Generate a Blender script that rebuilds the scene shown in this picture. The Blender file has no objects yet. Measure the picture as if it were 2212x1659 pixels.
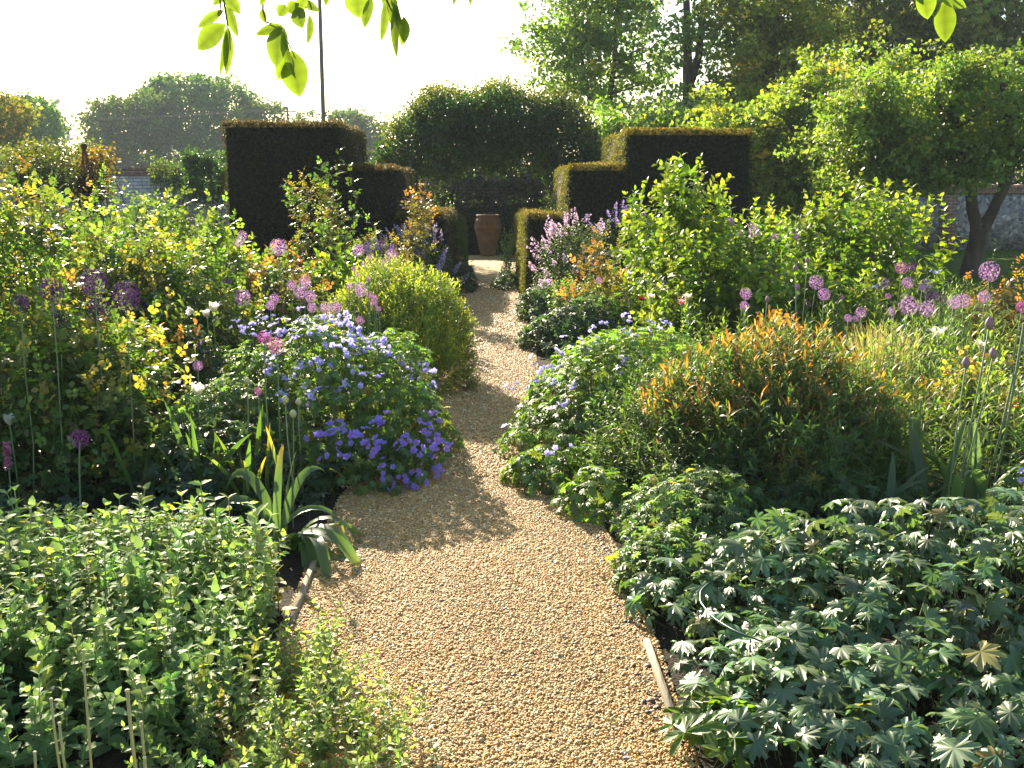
import bpy, math, random
import numpy as np
from mathutils import Vector
R = math.radians
C = bpy.context.scene.collection
sc = bpy.context.scene

# ------------------------------------------------------------------ camera, sky, sun, exposure
FU, CU, CV, HZ = 2281.0, 1106.0, 829.5, 406.0
PITCH = math.atan((CV - HZ) / FU)
CAMZ = 1.55
cam_d = bpy.data.cameras.new('camera'); cam = bpy.data.objects.new('camera', cam_d); C.objects.link(cam)
cam.location = (0, 0, CAMZ); cam.rotation_euler = (R(90) - PITCH, 0, 0)
cam_d.sensor_width = 36; cam_d.lens = 36 * FU / 2212; cam_d.clip_start = .05; cam_d.clip_end = 4000
sc.camera = cam
SUN_EL, SUN_AZ = R(25.3), R(-22)          # azimuth measured from the view direction (+Y), negative = left
w = bpy.data.worlds.new('World'); sc.world = w; w.use_nodes = True
nt = w.node_tree; nt.nodes.clear()
sky = nt.nodes.new('ShaderNodeTexSky'); sky.sky_type = 'NISHITA'; sky.sun_disc = False
sky.sun_elevation = SUN_EL; sky.sun_rotation = SUN_AZ; sky.air_density = 1.2; sky.dust_density = 1.2
bg = nt.nodes.new('ShaderNodeBackground'); bg.inputs[1].default_value = .066
wo = nt.nodes.new('ShaderNodeOutputWorld')
nt.links.new(sky.outputs[0], bg.inputs[0]); nt.links.new(bg.outputs[0], wo.inputs[0])
sl = bpy.data.lights.new('sun', 'SUN'); sl.energy = 5; sl.angle = R(.5); sl.color = (1, .87, .66)
so = bpy.data.objects.new('sun', sl); C.objects.link(so)
sdir = Vector((math.sin(SUN_AZ) * math.cos(SUN_EL), math.cos(SUN_AZ) * math.cos(SUN_EL), math.sin(SUN_EL)))
so.rotation_euler = sdir.to_track_quat('Z', 'Y').to_euler()
sc.view_settings.view_transform = 'Standard'; sc.view_settings.look = 'None'
sc.view_settings.exposure = 1.85; sc.view_settings.gamma = 1
sc.cycles.use_denoising = True
sc.cycles.max_bounces = 8; sc.cycles.transmission_bounces = 6; sc.cycles.diffuse_bounces = 4; sc.cycles.glossy_bounces = 2
sc.cycles.volume_bounces = 0; sc.cycles.transparent_max_bounces = 8
sc.cycles.sample_clamp_indirect = 6

def ray(u, v):
    dx = (u - CU) / FU; dz = -(v - CV) / FU
    return np.array([dx, math.cos(PITCH) + math.sin(PITCH) * dz, -math.sin(PITCH) + math.cos(PITCH) * dz])
def G(u, v, z=0.0):
    d = ray(u, v); t = (z - CAMZ) / d[2]; return np.array([0, 0, CAMZ]) + d * t
def at(u, v, y):
    d = ray(u, v); return np.array([0, 0, CAMZ]) + d * (y / d[1])

# ------------------------------------------------------------------ materials
def newmat(name):
    m = bpy.data.materials.new(name); m.use_nodes = True; n = m.node_tree; n.nodes.clear()
    return m, n, n.nodes.new, n.links.new
def leafmat(name, trans=.45, rough=.42, tmul=(1.55, 1.68, .6), spec=.5):
    m, n, N, L = newmat(name)
    a = N('ShaderNodeAttribute'); a.attribute_name = 'col'
    p = N('ShaderNodeBsdfPrincipled'); p.inputs['Roughness'].default_value = rough
    p.inputs['Specular IOR Level'].default_value = spec
    t = N('ShaderNodeBsdfTranslucent'); mx = N('ShaderNodeMixShader'); mx.inputs[0].default_value = trans
    vm = N('ShaderNodeVectorMath'); vm.operation = 'MULTIPLY'; vm.inputs[1].default_value = tmul
    o = N('ShaderNodeOutputMaterial')
    L(a.outputs['Color'], p.inputs['Base Color']); L(a.outputs['Color'], vm.inputs[0]); L(vm.outputs[0], t.inputs[0])
    L(p.outputs[0], mx.inputs[1]); L(t.outputs[0], mx.inputs[2]); L(mx.outputs[0], o.inputs[0])
    return m
def plain(name, col, rough=.8, var=.25, scale=20, bump=.3, bscale=60, spec=.3, metal=0, stretch=None):
    m, n, N, L = newmat(name)
    tc = N('ShaderNodeTexCoord'); src = tc.outputs['Object']
    if stretch:
        mp = N('ShaderNodeMapping'); mp.inputs['Scale'].default_value = stretch; L(src, mp.inputs[0]); src = mp.outputs[0]
    no = N('ShaderNodeTexNoise'); no.inputs['Scale'].default_value = scale; no.inputs['Detail'].default_value = 6
    L(src, no.inputs[0])
    cr = N('ShaderNodeValToRGB'); L(no.outputs[0], cr.inputs[0])
    cr.color_ramp.elements[0].position = .3; cr.color_ramp.elements[1].position = .7
    cr.color_ramp.elements[0].color = tuple(c * (1 - var) for c in col) + (1,)
    cr.color_ramp.elements[1].color = tuple(min(1, c * (1 + var)) for c in col) + (1,)
    p = N('ShaderNodeBsdfPrincipled'); p.inputs['Roughness'].default_value = rough
    p.inputs['Specular IOR Level'].default_value = spec; p.inputs['Metallic'].default_value = metal
    L(cr.outputs[0], p.inputs['Base Color'])
    n2 = N('ShaderNodeTexNoise'); n2.inputs['Scale'].default_value = bscale; n2.inputs['Detail'].default_value = 5; L(src, n2.inputs[0])
    b = N('ShaderNodeBump'); b.inputs['Strength'].default_value = bump; b.inputs['Distance'].default_value = .02
    L(n2.outputs[0], b.inputs['Height']); L(b.outputs[0], p.inputs['Normal'])
    o = N('ShaderNodeOutputMaterial'); L(p.outputs[0], o.inputs[0])
    return m
def attrmat(name, rough=.7, spec=.3):
    m, n, N, L = newmat(name)
    a = N('ShaderNodeAttribute'); a.attribute_name = 'col'
    p = N('ShaderNodeBsdfPrincipled'); p.inputs['Roughness'].default_value = rough; p.inputs['Specular IOR Level'].default_value = spec
    o = N('ShaderNodeOutputMaterial'); L(a.outputs['Color'], p.inputs['Base Color']); L(p.outputs[0], o.inputs[0]); return m

LEAF = leafmat('leaf', .5)
LEAFM = leafmat('leaf_matt', .42, .6, spec=.3); SILV = leafmat('leaf_silvery', .3, .42, (1.4, 1.55, .6), .6); HAIRY = leafmat('leaf_hairy', .42, .6, (1.5, 1.55, .75), .35)
GLOSSY = leafmat('leaf_glossy', .35, .32, spec=.6)
NEEDLE = leafmat('yew_needle', .3, .6, (1.5, 1.3, .5), .2)
PETAL = leafmat('petal', .45, .7, (1.15, 1.1, 1.15), .2)
STEM = leafmat('stem', .12, .6, (1.2, 1.2, .6), .3)
BARK = plain('bark', (.075, .055, .04), .9, .45, 9, 1.0, 30, stretch=(1, 1, .25))
PEB = attrmat('pebble', .55, .4)
MATS = [LEAF, STEM]

# ------------------------------------------------------------------ mesh kit (numpy)
class T:
    """triangles: v (n,3) f (m,3) c (n,3) m (m,)"""
    def __init__(s, v, f, c, m=0):
        s.v = np.asarray(v, float).reshape(-1, 3); s.f = np.asarray(f, int).reshape(-1, 3)
        c = np.asarray(c, float); s.c = np.broadcast_to(c, s.v.shape).copy() if c.ndim == 1 else c
        s.m = np.full(len(s.f), m, int) if np.isscalar(m) else np.asarray(m)
    def tf(s, M=None, loc=(0, 0, 0), tint=None):
        v = s.v if M is None else s.v @ np.asarray(M).T
        return T(v + np.asarray(loc), s.f, s.c if tint is None else s.c * np.asarray(tint), s.m)
def join(L):
    L = [t for t in L if len(t.v)]
    off = np.cumsum([0] + [len(t.v) for t in L[:-1]])
    return T(np.concatenate([t.v for t in L]), np.concatenate([t.f + o for t, o in zip(L, off)]),
             np.concatenate([t.c for t in L]), np.concatenate([t.m for t in L]))
def scatter(tpls, loc, M, tint, which=None):
    n = len(loc); out = []
    if which is None: which = np.arange(n) % len(tpls)
    for k, t in enumerate(tpls):
        s = which == k; q = int(s.sum())
        if not q: continue
        v = np.einsum('nij,vj->nvi', M[s], t.v) + loc[s][:, None, :]
        f = t.f[None] + (np.arange(q) * len(t.v))[:, None, None]
        c = t.c[None] * tint[s][:, None, :]
        out.append(T(v.reshape(-1, 3), f.reshape(-1, 3), c.reshape(-1, 3), np.tile(t.m, q)))
    return join(out)
def frames(z, rng, scale=1.0, spin=None):
    z = z / np.linalg.norm(z, axis=1, keepdims=True); n = len(z)
    a = rng.normal(size=(n, 3)) if spin is None else spin
    x = np.cross(a, z); x /= np.linalg.norm(x, axis=1, keepdims=True) + 1e-9
    y = np.cross(z, x)
    return np.stack([x, y, z], 2) * (np.asarray(scale).reshape(-1, 1, 1) if not np.isscalar(scale) else scale)
def roty(ax, ay=0., az=0.):
    cx, sx, cy, sy, cz, sz = math.cos(ax), math.sin(ax), math.cos(ay), math.sin(ay), math.cos(az), math.sin(az)
    X = np.array([[1, 0, 0], [0, cx, -sx], [0, sx, cx]]); Y = np.array([[cy, 0, sy], [0, 1, 0], [-sy, 0, cy]])
    Z = np.array([[cz, -sz, 0], [sz, cz, 0], [0, 0, 1]]); return Z @ Y @ X

def mk(name, t, parent=None, mats=None, smooth=False):
    me = bpy.data.meshes.new(name)
    me.vertices.add(len(t.v)); me.vertices.foreach_set('co', t.v.astype(np.float32).ravel())
    me.loops.add(len(t.f) * 3); me.loops.foreach_set('vertex_index', t.f.astype(np.int32).ravel())
    me.polygons.add(len(t.f)); me.polygons.foreach_set('loop_start', np.arange(0, len(t.f) * 3, 3, dtype=np.int32))
    me.polygons.foreach_set('material_index', t.m.astype(np.int32))
    me.update(calc_edges=True)
    if smooth: me.polygons.foreach_set('use_smooth', np.ones(len(t.f), bool))
    ca = me.attributes.new('col', 'FLOAT_COLOR', 'POINT')
    ca.data.foreach_set('color', np.concatenate([np.clip(t.c, 0, 1), np.ones((len(t.v), 1))], 1).astype(np.float32).ravel())
    for m in (mats or MATS): me.materials.append(m)
    o = bpy.data.objects.new(name, me); C.objects.link(o)
    if parent is not None: o.parent = parent
    return o
def tag(o, label=None, cat=None, group=None, kind=None):
    if label: o['label'] = label
    if cat: o['category'] = cat
    if group: o['group'] = group
    if kind: o['kind'] = kind
    return o
def empty(name, loc, label, cat, group=None):
    o = bpy.data.objects.new(name, None); C.objects.link(o); o.location = tuple(loc); o.empty_display_size = .1
    return tag(o, label, cat, group)
def child(name, t, root, mats=None, smooth=False):      # world-space triangles -> child of root (unrotated Empty)
    t = T(t.v - np.array(root.location), t.f, t.c, t.m); return mk(name, t, root, mats, smooth)

def leaf(L, W, n=3, fold=.25, curl=.25, peak=.45, col=(1, 1, 1), tip=None, serr=0., m=0):
    """blade along +Y, normal +Z"""
    ts = np.linspace(0, 1, n + 2)[1:-1]; v = [(0, 0, 0)]; col = np.array(col); tip = col if tip is None else np.array(tip); c = [col]
    for i, t in enumerate(ts):
        q = (t / peak if t < peak else (1 - t) / (1 - peak)); wd = W * .5 * math.sin(min(1, q) * math.pi / 2) ** .8
        if serr: wd *= 1 + (serr if i % 2 else -serr)
        z = -curl * L * t * t; y = L * t; cc = col + (tip - col) * t
        v += [(0, y, z), (-wd, y - (0.04 * L if serr and i % 2 == 0 else 0), z + fold * wd), (wd, y - (0.04 * L if serr and i % 2 == 0 else 0), z + fold * wd)]; c += [cc * .93, cc, cc]
    v.append((0, L, -curl * L)); c.append(tip)
    f = [(0, 1, 2), (0, 3, 1)]
    for i in range(n - 1):
        a = 1 + 3 * i; b = a + 3
        f += [(a, b, b + 1), (a, b + 1, a + 1), (a, a + 2, b + 2), (a, b + 2, b)]
    a = 1 + 3 * (n - 1); e = len(v) - 1
    f += [(a, e, a + 1), (a, a + 2, e)]
    return T(v, f, np.array(c), m)
def palm(Rr, lobes=7, deep=.5, span=300, col=(1, 1, 1), teeth=True, dome=.25, rng=None):
    """palmate leaf: centre at origin, faces +Z, base notch to -Y"""
    v = [(0, 0, 0)]; a0 = 90 - span / 2; st = span / lobes
    def P(a, r, z=0):
        a = math.radians(a); v.append((r * math.cos(a), r * math.sin(a), z - dome * r * r / Rr))
    for i in range(lobes):
        k = abs((i + .5) / lobes - .5) * 2; lr = Rr * (1 - .25 * k)
        s = a0 + i * st
        P(s, lr * (1 - deep) * .95, .06 * Rr)
        if teeth: P(s + st * .16, lr * .74, .02 * Rr); P(s + st * .26, lr * .72, .03 * Rr)
        P(s + st * .34, lr * .92); P(s + st * .5, lr, -.04 * Rr); P(s + st * .66, lr * .92)
        if teeth: P(s + st * .74, lr * .72, .03 * Rr); P(s + st * .84, lr * .74, .02 * Rr)
    P(a0 + span, Rr * .75 * (1 - deep), .06 * Rr)
    f = [(0, i, i + 1) for i in range(1, len(v) - 1)]
    col = np.array(col); c = np.tile(col, (len(v), 1)); c[0] = col * 1.25; c[1::(8 if teeth else 4)] *= .8; c[5 if teeth else 3::(8 if teeth else 4)] *= 1.15
    return T(v, f, c)
def tube(pts, r0, r1, sides=3, col=(1, 1, 1), m=1, cap=True, rs=None):
    pts = np.asarray(pts, float); n = len(pts); d = np.gradient(pts, axis=0)
    d /= np.linalg.norm(d, axis=1, keepdims=True) + 1e-9
    ref = np.array([1., 0, 0]) if abs(d[0][0]) < .8 else np.array([0, 1., 0])
    x = np.cross(d, ref); x /= np.linalg.norm(x, axis=1, keepdims=True) + 1e-9; y = np.cross(d, x)
    r = np.linspace(r0, r1, n) if rs is None else np.asarray(rs)
    an = np.linspace(0, 2 * math.pi, sides, endpoint=False)
    v = pts[:, None] + r[:, None, None] * (np.cos(an)[None, :, None] * x[:, None] + np.sin(an)[None, :, None] * y[:, None])
    f = []
    for i in range(n - 1):
        for j in range(sides):
            a = i * sides + j; b = i * sides + (j + 1) % sides
            f += [(a, b, b + sides), (a, b + sides, a + sides)]
    v = v.reshape(-1, 3)
    if cap:
        v = np.vstack([v, pts[-1]]); e = len(v) - 1; k = (n - 1) * sides
        f += [(k + j, k + (j + 1) % sides, e) for j in range(sides)]
    return T(v, f, np.array(col), m)
def box(x0, x1, y0, y1, z0, z1, col=(1, 1, 1), m=0):
    v = [(x, y, z) for z in (z0, z1) for y in (y0, y1) for x in (x0, x1)]
    q = [(0, 2, 3, 1), (4, 5, 7, 6), (0, 1, 5, 4), (2, 6, 7, 3), (0, 4, 6, 2), (1, 3, 7, 5)]
    f = [t for a, b, c, d in q for t in ((a, b, c), (a, c, d))]; return T(v, f, np.array(col, float), m)
def lathe(prof, n=32, col=(1, 1, 1), m=0):
    an = np.linspace(0, 2 * math.pi, n, endpoint=False); v = []
    for r, z in prof: v += [(r * math.cos(a), r * math.sin(a), z) for a in an]
    f = []
    for i in range(len(prof) - 1):
        for j in range(n):
            a = i * n + j; b = i * n + (j + 1) % n; f += [(a, b, b + n), (a, b + n, a + n)]
    return T(v, f, np.array(col, float), m)
def ball(r, n=8, mrows=6, col=(1, 1, 1), m=0, sq=1.):
    return lathe([(max(1e-4, r * math.sin(math.pi * i / mrows)), r * sq * -math.cos(math.pi * i / mrows)) for i in range(mrows + 1)], n, col, m)

# ------------------------------------------------------------------ shoots
def shoot(rng, h, nodes, lf, size=(1, .4), tilt=(60, 15), per=2, stemr=.0016, stemcol=(.12, .16, .05),
          c0=(.05, .11, .02), c1=None, start=.15, bend=.12, spiral=None, power=1., jit=.12, cpow=1.):
    """upright shoot along +Z; lf = list of unit leaf templates (blade along +Y)"""
    b = rng.normal(size=2) * bend * h; zz = np.linspace(0, 1, 5)
    P = lambda t: np.array([b[0] * t * t, b[1] * t * t, h * t])
    parts = [tube([P(t) for t in zz], stemr, stemr * .5, 3, stemcol, cap=False)]
    c0 = np.array(c0); c1 = c0 if c1 is None else np.array(c1)
    for i in range(nodes):
        t = start + (1 - start) * (i / max(1, nodes - 1)) ** power
        s = size[0] + (size[1] - size[0]) * t; ti = R(tilt[0] + (tilt[1] - tilt[0]) * t)
        for k in range(per):
            az = (k * 2 * math.pi / per + (i % 2) * math.pi / per) if spiral is None else (i * spiral + k * 2 * math.pi / per)
            az += rng.normal() * .25
            l = lf[rng.integers(len(lf))]; sc_ = s * (1 + rng.normal() * jit)
            M = roty(math.pi / 2 - ti - rng.normal() * .2, rng.normal() * .25, az) * max(.35 * s, sc_)
            cc = (c0 + (c1 - c0) * t ** cpow) * (1 + rng.normal() * .12)
            q = l.tf(M, P(t)); q.c = q.c * cc; parts.append(q)
    return join(parts)
def pinnate(rng, L=.09, pairs=2, lw=(.036, .024), n=2, c=(1, 1, 1)):
    """compound rose leaf along +Y"""
    parts = [tube([(0, 0, 0), (0, L * .5, .01), (0, L, 0)], .0008, .0005, 3, (.5, .6, .2), 1, False)]
    lf = lambda: leaf(lw[0], lw[1], n, .2, .25, .5, c)
    for i in range(pairs):
        y = L * (.35 + .45 * i / max(1, pairs - .5))
        for s in (-1, 1): parts.append(lf().tf(roty(rng.normal() * .15, 0, s * R(-68)) * (.8 + .2 * i), (0, y, .004)))
    parts.append(lf().tf(roty(-.1) * 1.1, (0, L, 0)))
    return join(parts)

def mound(rng, N, c, r, h, inner=.35, lump=.1, low=0., p=2.):
    """points and outward normals over a lumpy dome standing on the ground"""
    az = rng.uniform(0, 2 * math.pi, N); s = rng.uniform(low, 1, N); el = np.arcsin(s)
    d = np.stack([np.cos(az) * np.cos(el), np.sin(az) * np.cos(el), np.sin(el)], 1)
    ph = rng.uniform(0, 6.28, (6, 3)); fr = rng.normal(size=(6, 3)) * 3.2
    nz = sum(np.sin(d @ fr[k] + ph[k, 0]) for k in range(6)) / 3
    q = (np.abs(d) ** p).sum(1) ** (-1 / p)
    k = q * (1 + lump * nz) * (1 - inner * rng.uniform(0, 1, N) ** 2.2)
    R3 = np.array([r[0], r[1], h])
    P = np.array([c[0], c[1], 0 if len(c) < 3 else c[2]]) + d * R3 * k[:, None]
    n = d / R3; n /= np.linalg.norm(n, axis=1, keepdims=True)
    return P, n
def tints(rng, n, var=.18, hue=.08):
    a = 1 + rng.normal(size=(n, 1)) * var; b = 1 + rng.normal(size=(n, 3)) * hue; q = np.clip(a * b, .35, 2); o = rng.uniform(size=n) < .022; q[o] = q[o] * np.array([2.0, 1.25, .7]); return q
def cover(rng, tpls, N, c, r, h, hs, a=.6, up=.7, rnd=.3, sc_=(.8, 1.2), inner=.35, lump=.1, low=0., p=2., var=.18, topcol=None, zmin=.01):
    P, n = mound(rng, N, c, r, h, inner, lump, low, p)
    ax = n * a + np.array([0, 0, up]) + rng.normal(size=P.shape) * rnd
    ax /= np.linalg.norm(ax, axis=1, keepdims=True)
    s = rng.uniform(*sc_, N); P = P - ax * hs * s[:, None] * .85; P[:, 2] = np.maximum(P[:, 2], zmin)
    ti = tints(rng, N, var)
    if topcol is not None:      # tint grows lighter towards the top of the plant
        k = np.clip((P[:, 2] / h - topcol[1]) / (1 - topcol[1]), 0, 1)[:, None]
        ti = ti * (1 + (np.array(topcol[0]) - 1) * k)
    return scatter(tpls, P, frames(ax, rng, s), ti, rng.integers(len(tpls), size=N))
def stems(rng, n, c, r, h, rad=.004, col=(.09, .07, .04), spread=.85):
    out = []
    for i in range(n):
        a = rng.uniform(0, 6.28); q = rng.uniform(0, 1) ** .5
        e = np.array([c[0] + math.cos(a) * r[0] * q * spread, c[1] + math.sin(a) * r[1] * q * spread, h * rng.uniform(.6, .9) * (1 - .4 * q * q)])
        b = np.array([c[0] + math.cos(a) * r[0] * q * .3, c[1] + math.sin(a) * r[1] * q * .3, 0.])
        m_ = (b + e) / 2 + np.array([rng.normal() * .03, rng.normal() * .03, .05 * h])
        out.append(tube([b, m_, e], rad * rng.uniform(.7, 1.3), rad * .4, 4, col, 1, False))
    return join(out)
rg = np.random.default_rng
def bush(name, label, cat, seed, tpls, N, u, y, r, h, hs, mats=None, group=None, nst=14, strad=.004, stcol=(.09, .07, .04), **k):
    rng = rg(seed); x = at(u, 600, y)[0]; c = (x, y)
    root = empty(name, (x, y, 0), label, cat, group)
    child('foliage', cover(rng, tpls, N, c, r, h, hs, **k), root, mats)
    if nst: child('stems', stems(rng, nst, c, r, h, strad, stcol), root, mats)
    return root

# ================================================================== THE GROUND
LE = [(300, 2300), (500, 1659), (630, 1350), (680, 1225), (745, 1080), (860, 950), (935, 850), (975, 760), (990, 700), (995, 640), (990, 600)]
RE = [(1700, 2300), (1485, 1659), (1405, 1400), (1340, 1225), (1265, 1100), (1205, 960), (1165, 850), (1150, 760), (1135, 700), (1117, 640), (1106, 600)]
LEw = [G(*p)[:2] for p in LE]; REw = [G(*p)[:2] for p in RE]
ys = np.linspace(.9, 18.3, 120)
lx = np.interp(ys, [p[1] for p in LEw], [p[0] for p in LEw]); rx = np.interp(ys, [p[1] for p in REw], [p[0] for p in REw])
def path_material():
    m, n, N, L = newmat('gravel_path')
    tc = N('ShaderNodeTexCoord'); vo = N('ShaderNodeTexVoronoi'); vo.inputs['Scale'].default_value = 85; L(tc.outputs['Object'], vo.inputs['Vector'])
    cr = N('ShaderNodeValToRGB'); cr.color_ramp.interpolation = 'LINEAR'
    e = cr.color_ramp.elements; e[0].position = 0; e[0].color = (.30, .18, .08, 1); e[1].position = 1; e[1].color = (.72, .60, .30, 1)
    for p, c in ((.25, (.46, .30, .08, 1)), (.5, (.54, .38, .12, 1)), (.75, (.58, .44, .24, 1))):
        q = cr.color_ramp.elements.new(p); q.color = c
    sx = N('ShaderNodeSeparateColor'); L(vo.outputs['Color'], sx.inputs[0]); L(sx.outputs[0], cr.inputs[0])
    no = N('ShaderNodeTexNoise'); no.inputs['Scale'].default_value = 3; no.inputs['Detail'].default_value = 4; L(tc.outputs['Object'], no.inputs[0])
    mr = N('ShaderNodeMapRange'); mr.inputs[1].default_value = .35; mr.inputs[2].default_value = .7; mr.inputs[3].default_value = .68; mr.inputs[4].default_value = .98; L(no.outputs[0], mr.inputs[0])
    mm = N('ShaderNodeVectorMath'); mm.operation = 'SCALE'; L(cr.outputs[0], mm.inputs[0]); L(mr.outputs[0], mm.inputs['Scale'])
    p = N('ShaderNodeBsdfPrincipled'); p.inputs['Roughness'].default_value = .8; L(mm.outputs[0], p.inputs['Base Color'])
    b = N('ShaderNodeBump'); b.invert = True; b.inputs['Strength'].default_value = .9; b.inputs['Distance'].default_value = .006
    L(vo.outputs['Distance'], b.inputs['Height']); L(b.outputs[0], p.inputs['Normal'])
    o = N('ShaderNodeOutputMaterial'); L(p.outputs[0], o.inputs[0]); return m
PATHM = path_material()
SOIL = plain('soil', (.03, .02, .013), .95, .5, 25, 1.0, 90)
LAWNM = plain('lawn_turf', (.075, .12, .02), .9, .3, 3, 1.0, 120, .1)
def sheet(name, poly_v, faces, mat, kind='structure'):
    me = bpy.data.meshes.new(name); me.from_pydata([tuple(p) for p in poly_v], [], faces); me.materials.append(mat)
    o = bpy.data.objects.new(name, me); C.objects.link(o); o['kind'] = kind; return o
sheet('lawn', [(-1500, -200, 0), (1500, -200, 0), (1500, 2500, 0), (-1500, 2500, 0)], [(0, 1, 2, 3)], LAWNM)
sheet('soil', [(-6.5, .3, .005), (3.4, .3, .005), (5.6, 12.5, .005), (4.5, 19.2, .005), (4.5, 27, .005), (-10, 27, .005), (-10, 12, .005)], [(0, 1, 2, 3, 4, 5, 6)], SOIL)
pv = [(a, y, .012) for a, y in zip(lx, ys)] + [(b, y, .012) for b, y in zip(rx, ys)]
n_ = len(ys); pf = [(i, n_ + i, n_ + i + 1, i + 1) for i in range(n_ - 1)]
cx0, cy0, cr0 = at(1052, 550, 21.5)[0], 21.6, 3.1
k0 = len(pv); pv += [(lx[-1], 18.3, .012), (rx[-1], 18.3, .012)]
arc = [(cx0 + cr0 * math.cos(a), cy0 + cr0 * math.sin(a), .012) for a in np.linspace(-R(75), R(255), 40)]
pv += arc; pf.append(tuple([k0, k0 + 1] + list(range(k0 + 2, k0 + 2 + len(arc)))))
sheet('path', pv, pf, PATHM)

# gravel: real stones lying on the path
rng = rg(5)
def pebble(rng):
    n = 6; a = np.linspace(0, 2 * math.pi, n, endpoint=False) + rng.normal(size=n) * .15
    ra = 1 + rng.normal(size=n) * .15
    v = [(0, 0, .55)] + [(.7 * ra[i] * math.cos(a[i]), .7 * ra[i] * math.sin(a[i]), .42) for i in range(n)] + [(ra[i] * math.cos(a[i]), ra[i] * math.sin(a[i]), -.1) for i in range(n)]
    f = [(0, 1 + i, 1 + (i + 1) % n) for i in range(n)]
    for i in range(n):
        j = (i + 1) % n; f += [(1 + i, 7 + i, 7 + j), (1 + i, 7 + j, 1 + j)]
    return T(v, f, (1, 1, 1), 0)
pt = [pebble(rng) for _ in range(8)]
def stones(N, y0, y1, size, seed):
    rng = rg(seed); y = rng.uniform(y0, y1, N); a = np.interp(y, ys, lx) - .03; b = np.interp(y, ys, rx) + .03
    wmax = (b - a).max(); keep = rng.uniform(size=N) < (b - a) / wmax
    x = a + (b - a) * rng.uniform(size=N); x, y = x[keep], y[keep]; n = len(x)
    s = size * rng.lognormal(0, .3, n); z = frames(np.stack([rng.normal(size=n) * .4, rng.normal(size=n) * .4, np.ones(n)], 1), rng, s)
    z[:, :, 1] *= rng.uniform(.55, .9, n)[:, None]
    pal = np.array([(.60, .35, .11), (.66, .43, .17), (.76, .58, .32), (.46, .38, .28), (.40, .20, .07), (.84, .74, .56), (.55, .31, .10), (.28, .20, .13)])
    col = pal[rng.choice(8, n, p=[.22, .2, .15, .1, .09, .09, .1, .05])] * rng.uniform(.66, 1.06, (n, 1)) * np.array([.99, .93, .72]) * (1 + .10 * np.sin(x * 5 + y * 1.3) * np.sin(y * 2.1 + 1))[:, None]
    return scatter(pt, np.stack([x, y, np.full(n, .012) + rng.uniform(0, .004, n)], 1), z, col)
gv = join([stones(98000, 2.3, 5.5, .0047, 1), stones(50000, 5.5, 10, .0062, 2), stones(26000, 10, 18.3, .010, 3)])
tag(mk('gravel', gv, None, [PEB]), kind='stuff')
# soil crumbs kicked onto the path edge
rng = rg(8); n = 520
k = rng.uniform(size=n); v0 = 1120 + 420 * k; u0 = np.interp(v0, [1100, 1225, 1400, 1659], [1265, 1340, 1405, 1485]) - np.abs(rng.normal(size=n)) * 28
P = np.array([G(a, b, .014) for a, b in zip(u0, v0)])
s = .0052 * rng.lognormal(0, .45, n)
cr = scatter([pebble(rng) for _ in range(5)], P, frames(np.tile([0, 0, 1.], (n, 1)), rng, s), np.tile([.075, .048, .03], (n, 1)) * rng.uniform(.6, 1.4, (n, 1)))
tag(mk('soil_crumbs', cr, None, [PEB]), kind='stuff')

# dead leaf scraps and twigs lying on the gravel
rng = rg(9); n = 170; y = 2.4 + 12 * rng.uniform(size=n) ** 1.6; k = rng.choice([0, 1], n); e = np.abs(rng.normal(size=n)) * .22
x = np.where(k == 0, np.interp(y, ys, lx) + e * .6, np.interp(y, ys, rx) - e)
lit = [leaf(.022, .011, 2, .5, .5, .45), leaf(.016, .006, 2, .6, .2, .45), tube([(0, 0, 0), (.02, .01, .003), (.05, .012, .002)], .0012, .0008, 4, (1, 1, 1), 0)]
pc = np.array([(.26, .15, .06), (.12, .07, .035), (.35, .28, .10), (.20, .24, .07), (.09, .05, .03)])[rng.integers(5, size=n)]
tag(mk('leaf_litter', scatter(lit, np.stack([x, y, np.full(n, .021)], 1), frames(np.stack([rng.normal(size=n) * .25, rng.normal(size=n) * .25, np.ones(n)], 1), rng, rng.uniform(.7, 1.5, n)), pc, rng.integers(3, size=n)), None, [PEB]), kind='stuff')

# timber edging boards
WOOD = plain('weathered_timber', (.30, .25, .18), .85, .3, 12, .6, 40, stretch=(1, .12, 1))
def board(p0, p1, label):
    p0, p1 = np.array(p0), np.array(p1); d = (p1 - p0) / np.linalg.norm(p1 - p0); nrm = np.array([-d[1], d[0]]); w_ = .011
    L_ = np.linalg.norm(p1 - p0)
    t = box(-w_, w_, 0, L_, -.02, .036)
    M = np.array([[nrm[0], d[0], 0], [nrm[1], d[1], 0], [0, 0, 1]]); root = t.tf(M, (0, 0, 0))
    o = mk('edging_board', root, None, [WOOD]); o.location = (p0[0], p0[1], 0)
    bv = o.modifiers.new('bevel', 'BEVEL'); bv.width = .003; bv.segments = 1
    tag(o, label, 'edging board', 'timber boards edging the gravel path')
board(G(628, 1356)[:2], G(681, 1222)[:2], 'thin grey timber edging board left of the path beside the strap leaves')
board(G(1462, 1590)[:2], G(1396, 1398)[:2], 'pale sunlit timber edging board on the right of the path by the lobed geranium')

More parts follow.
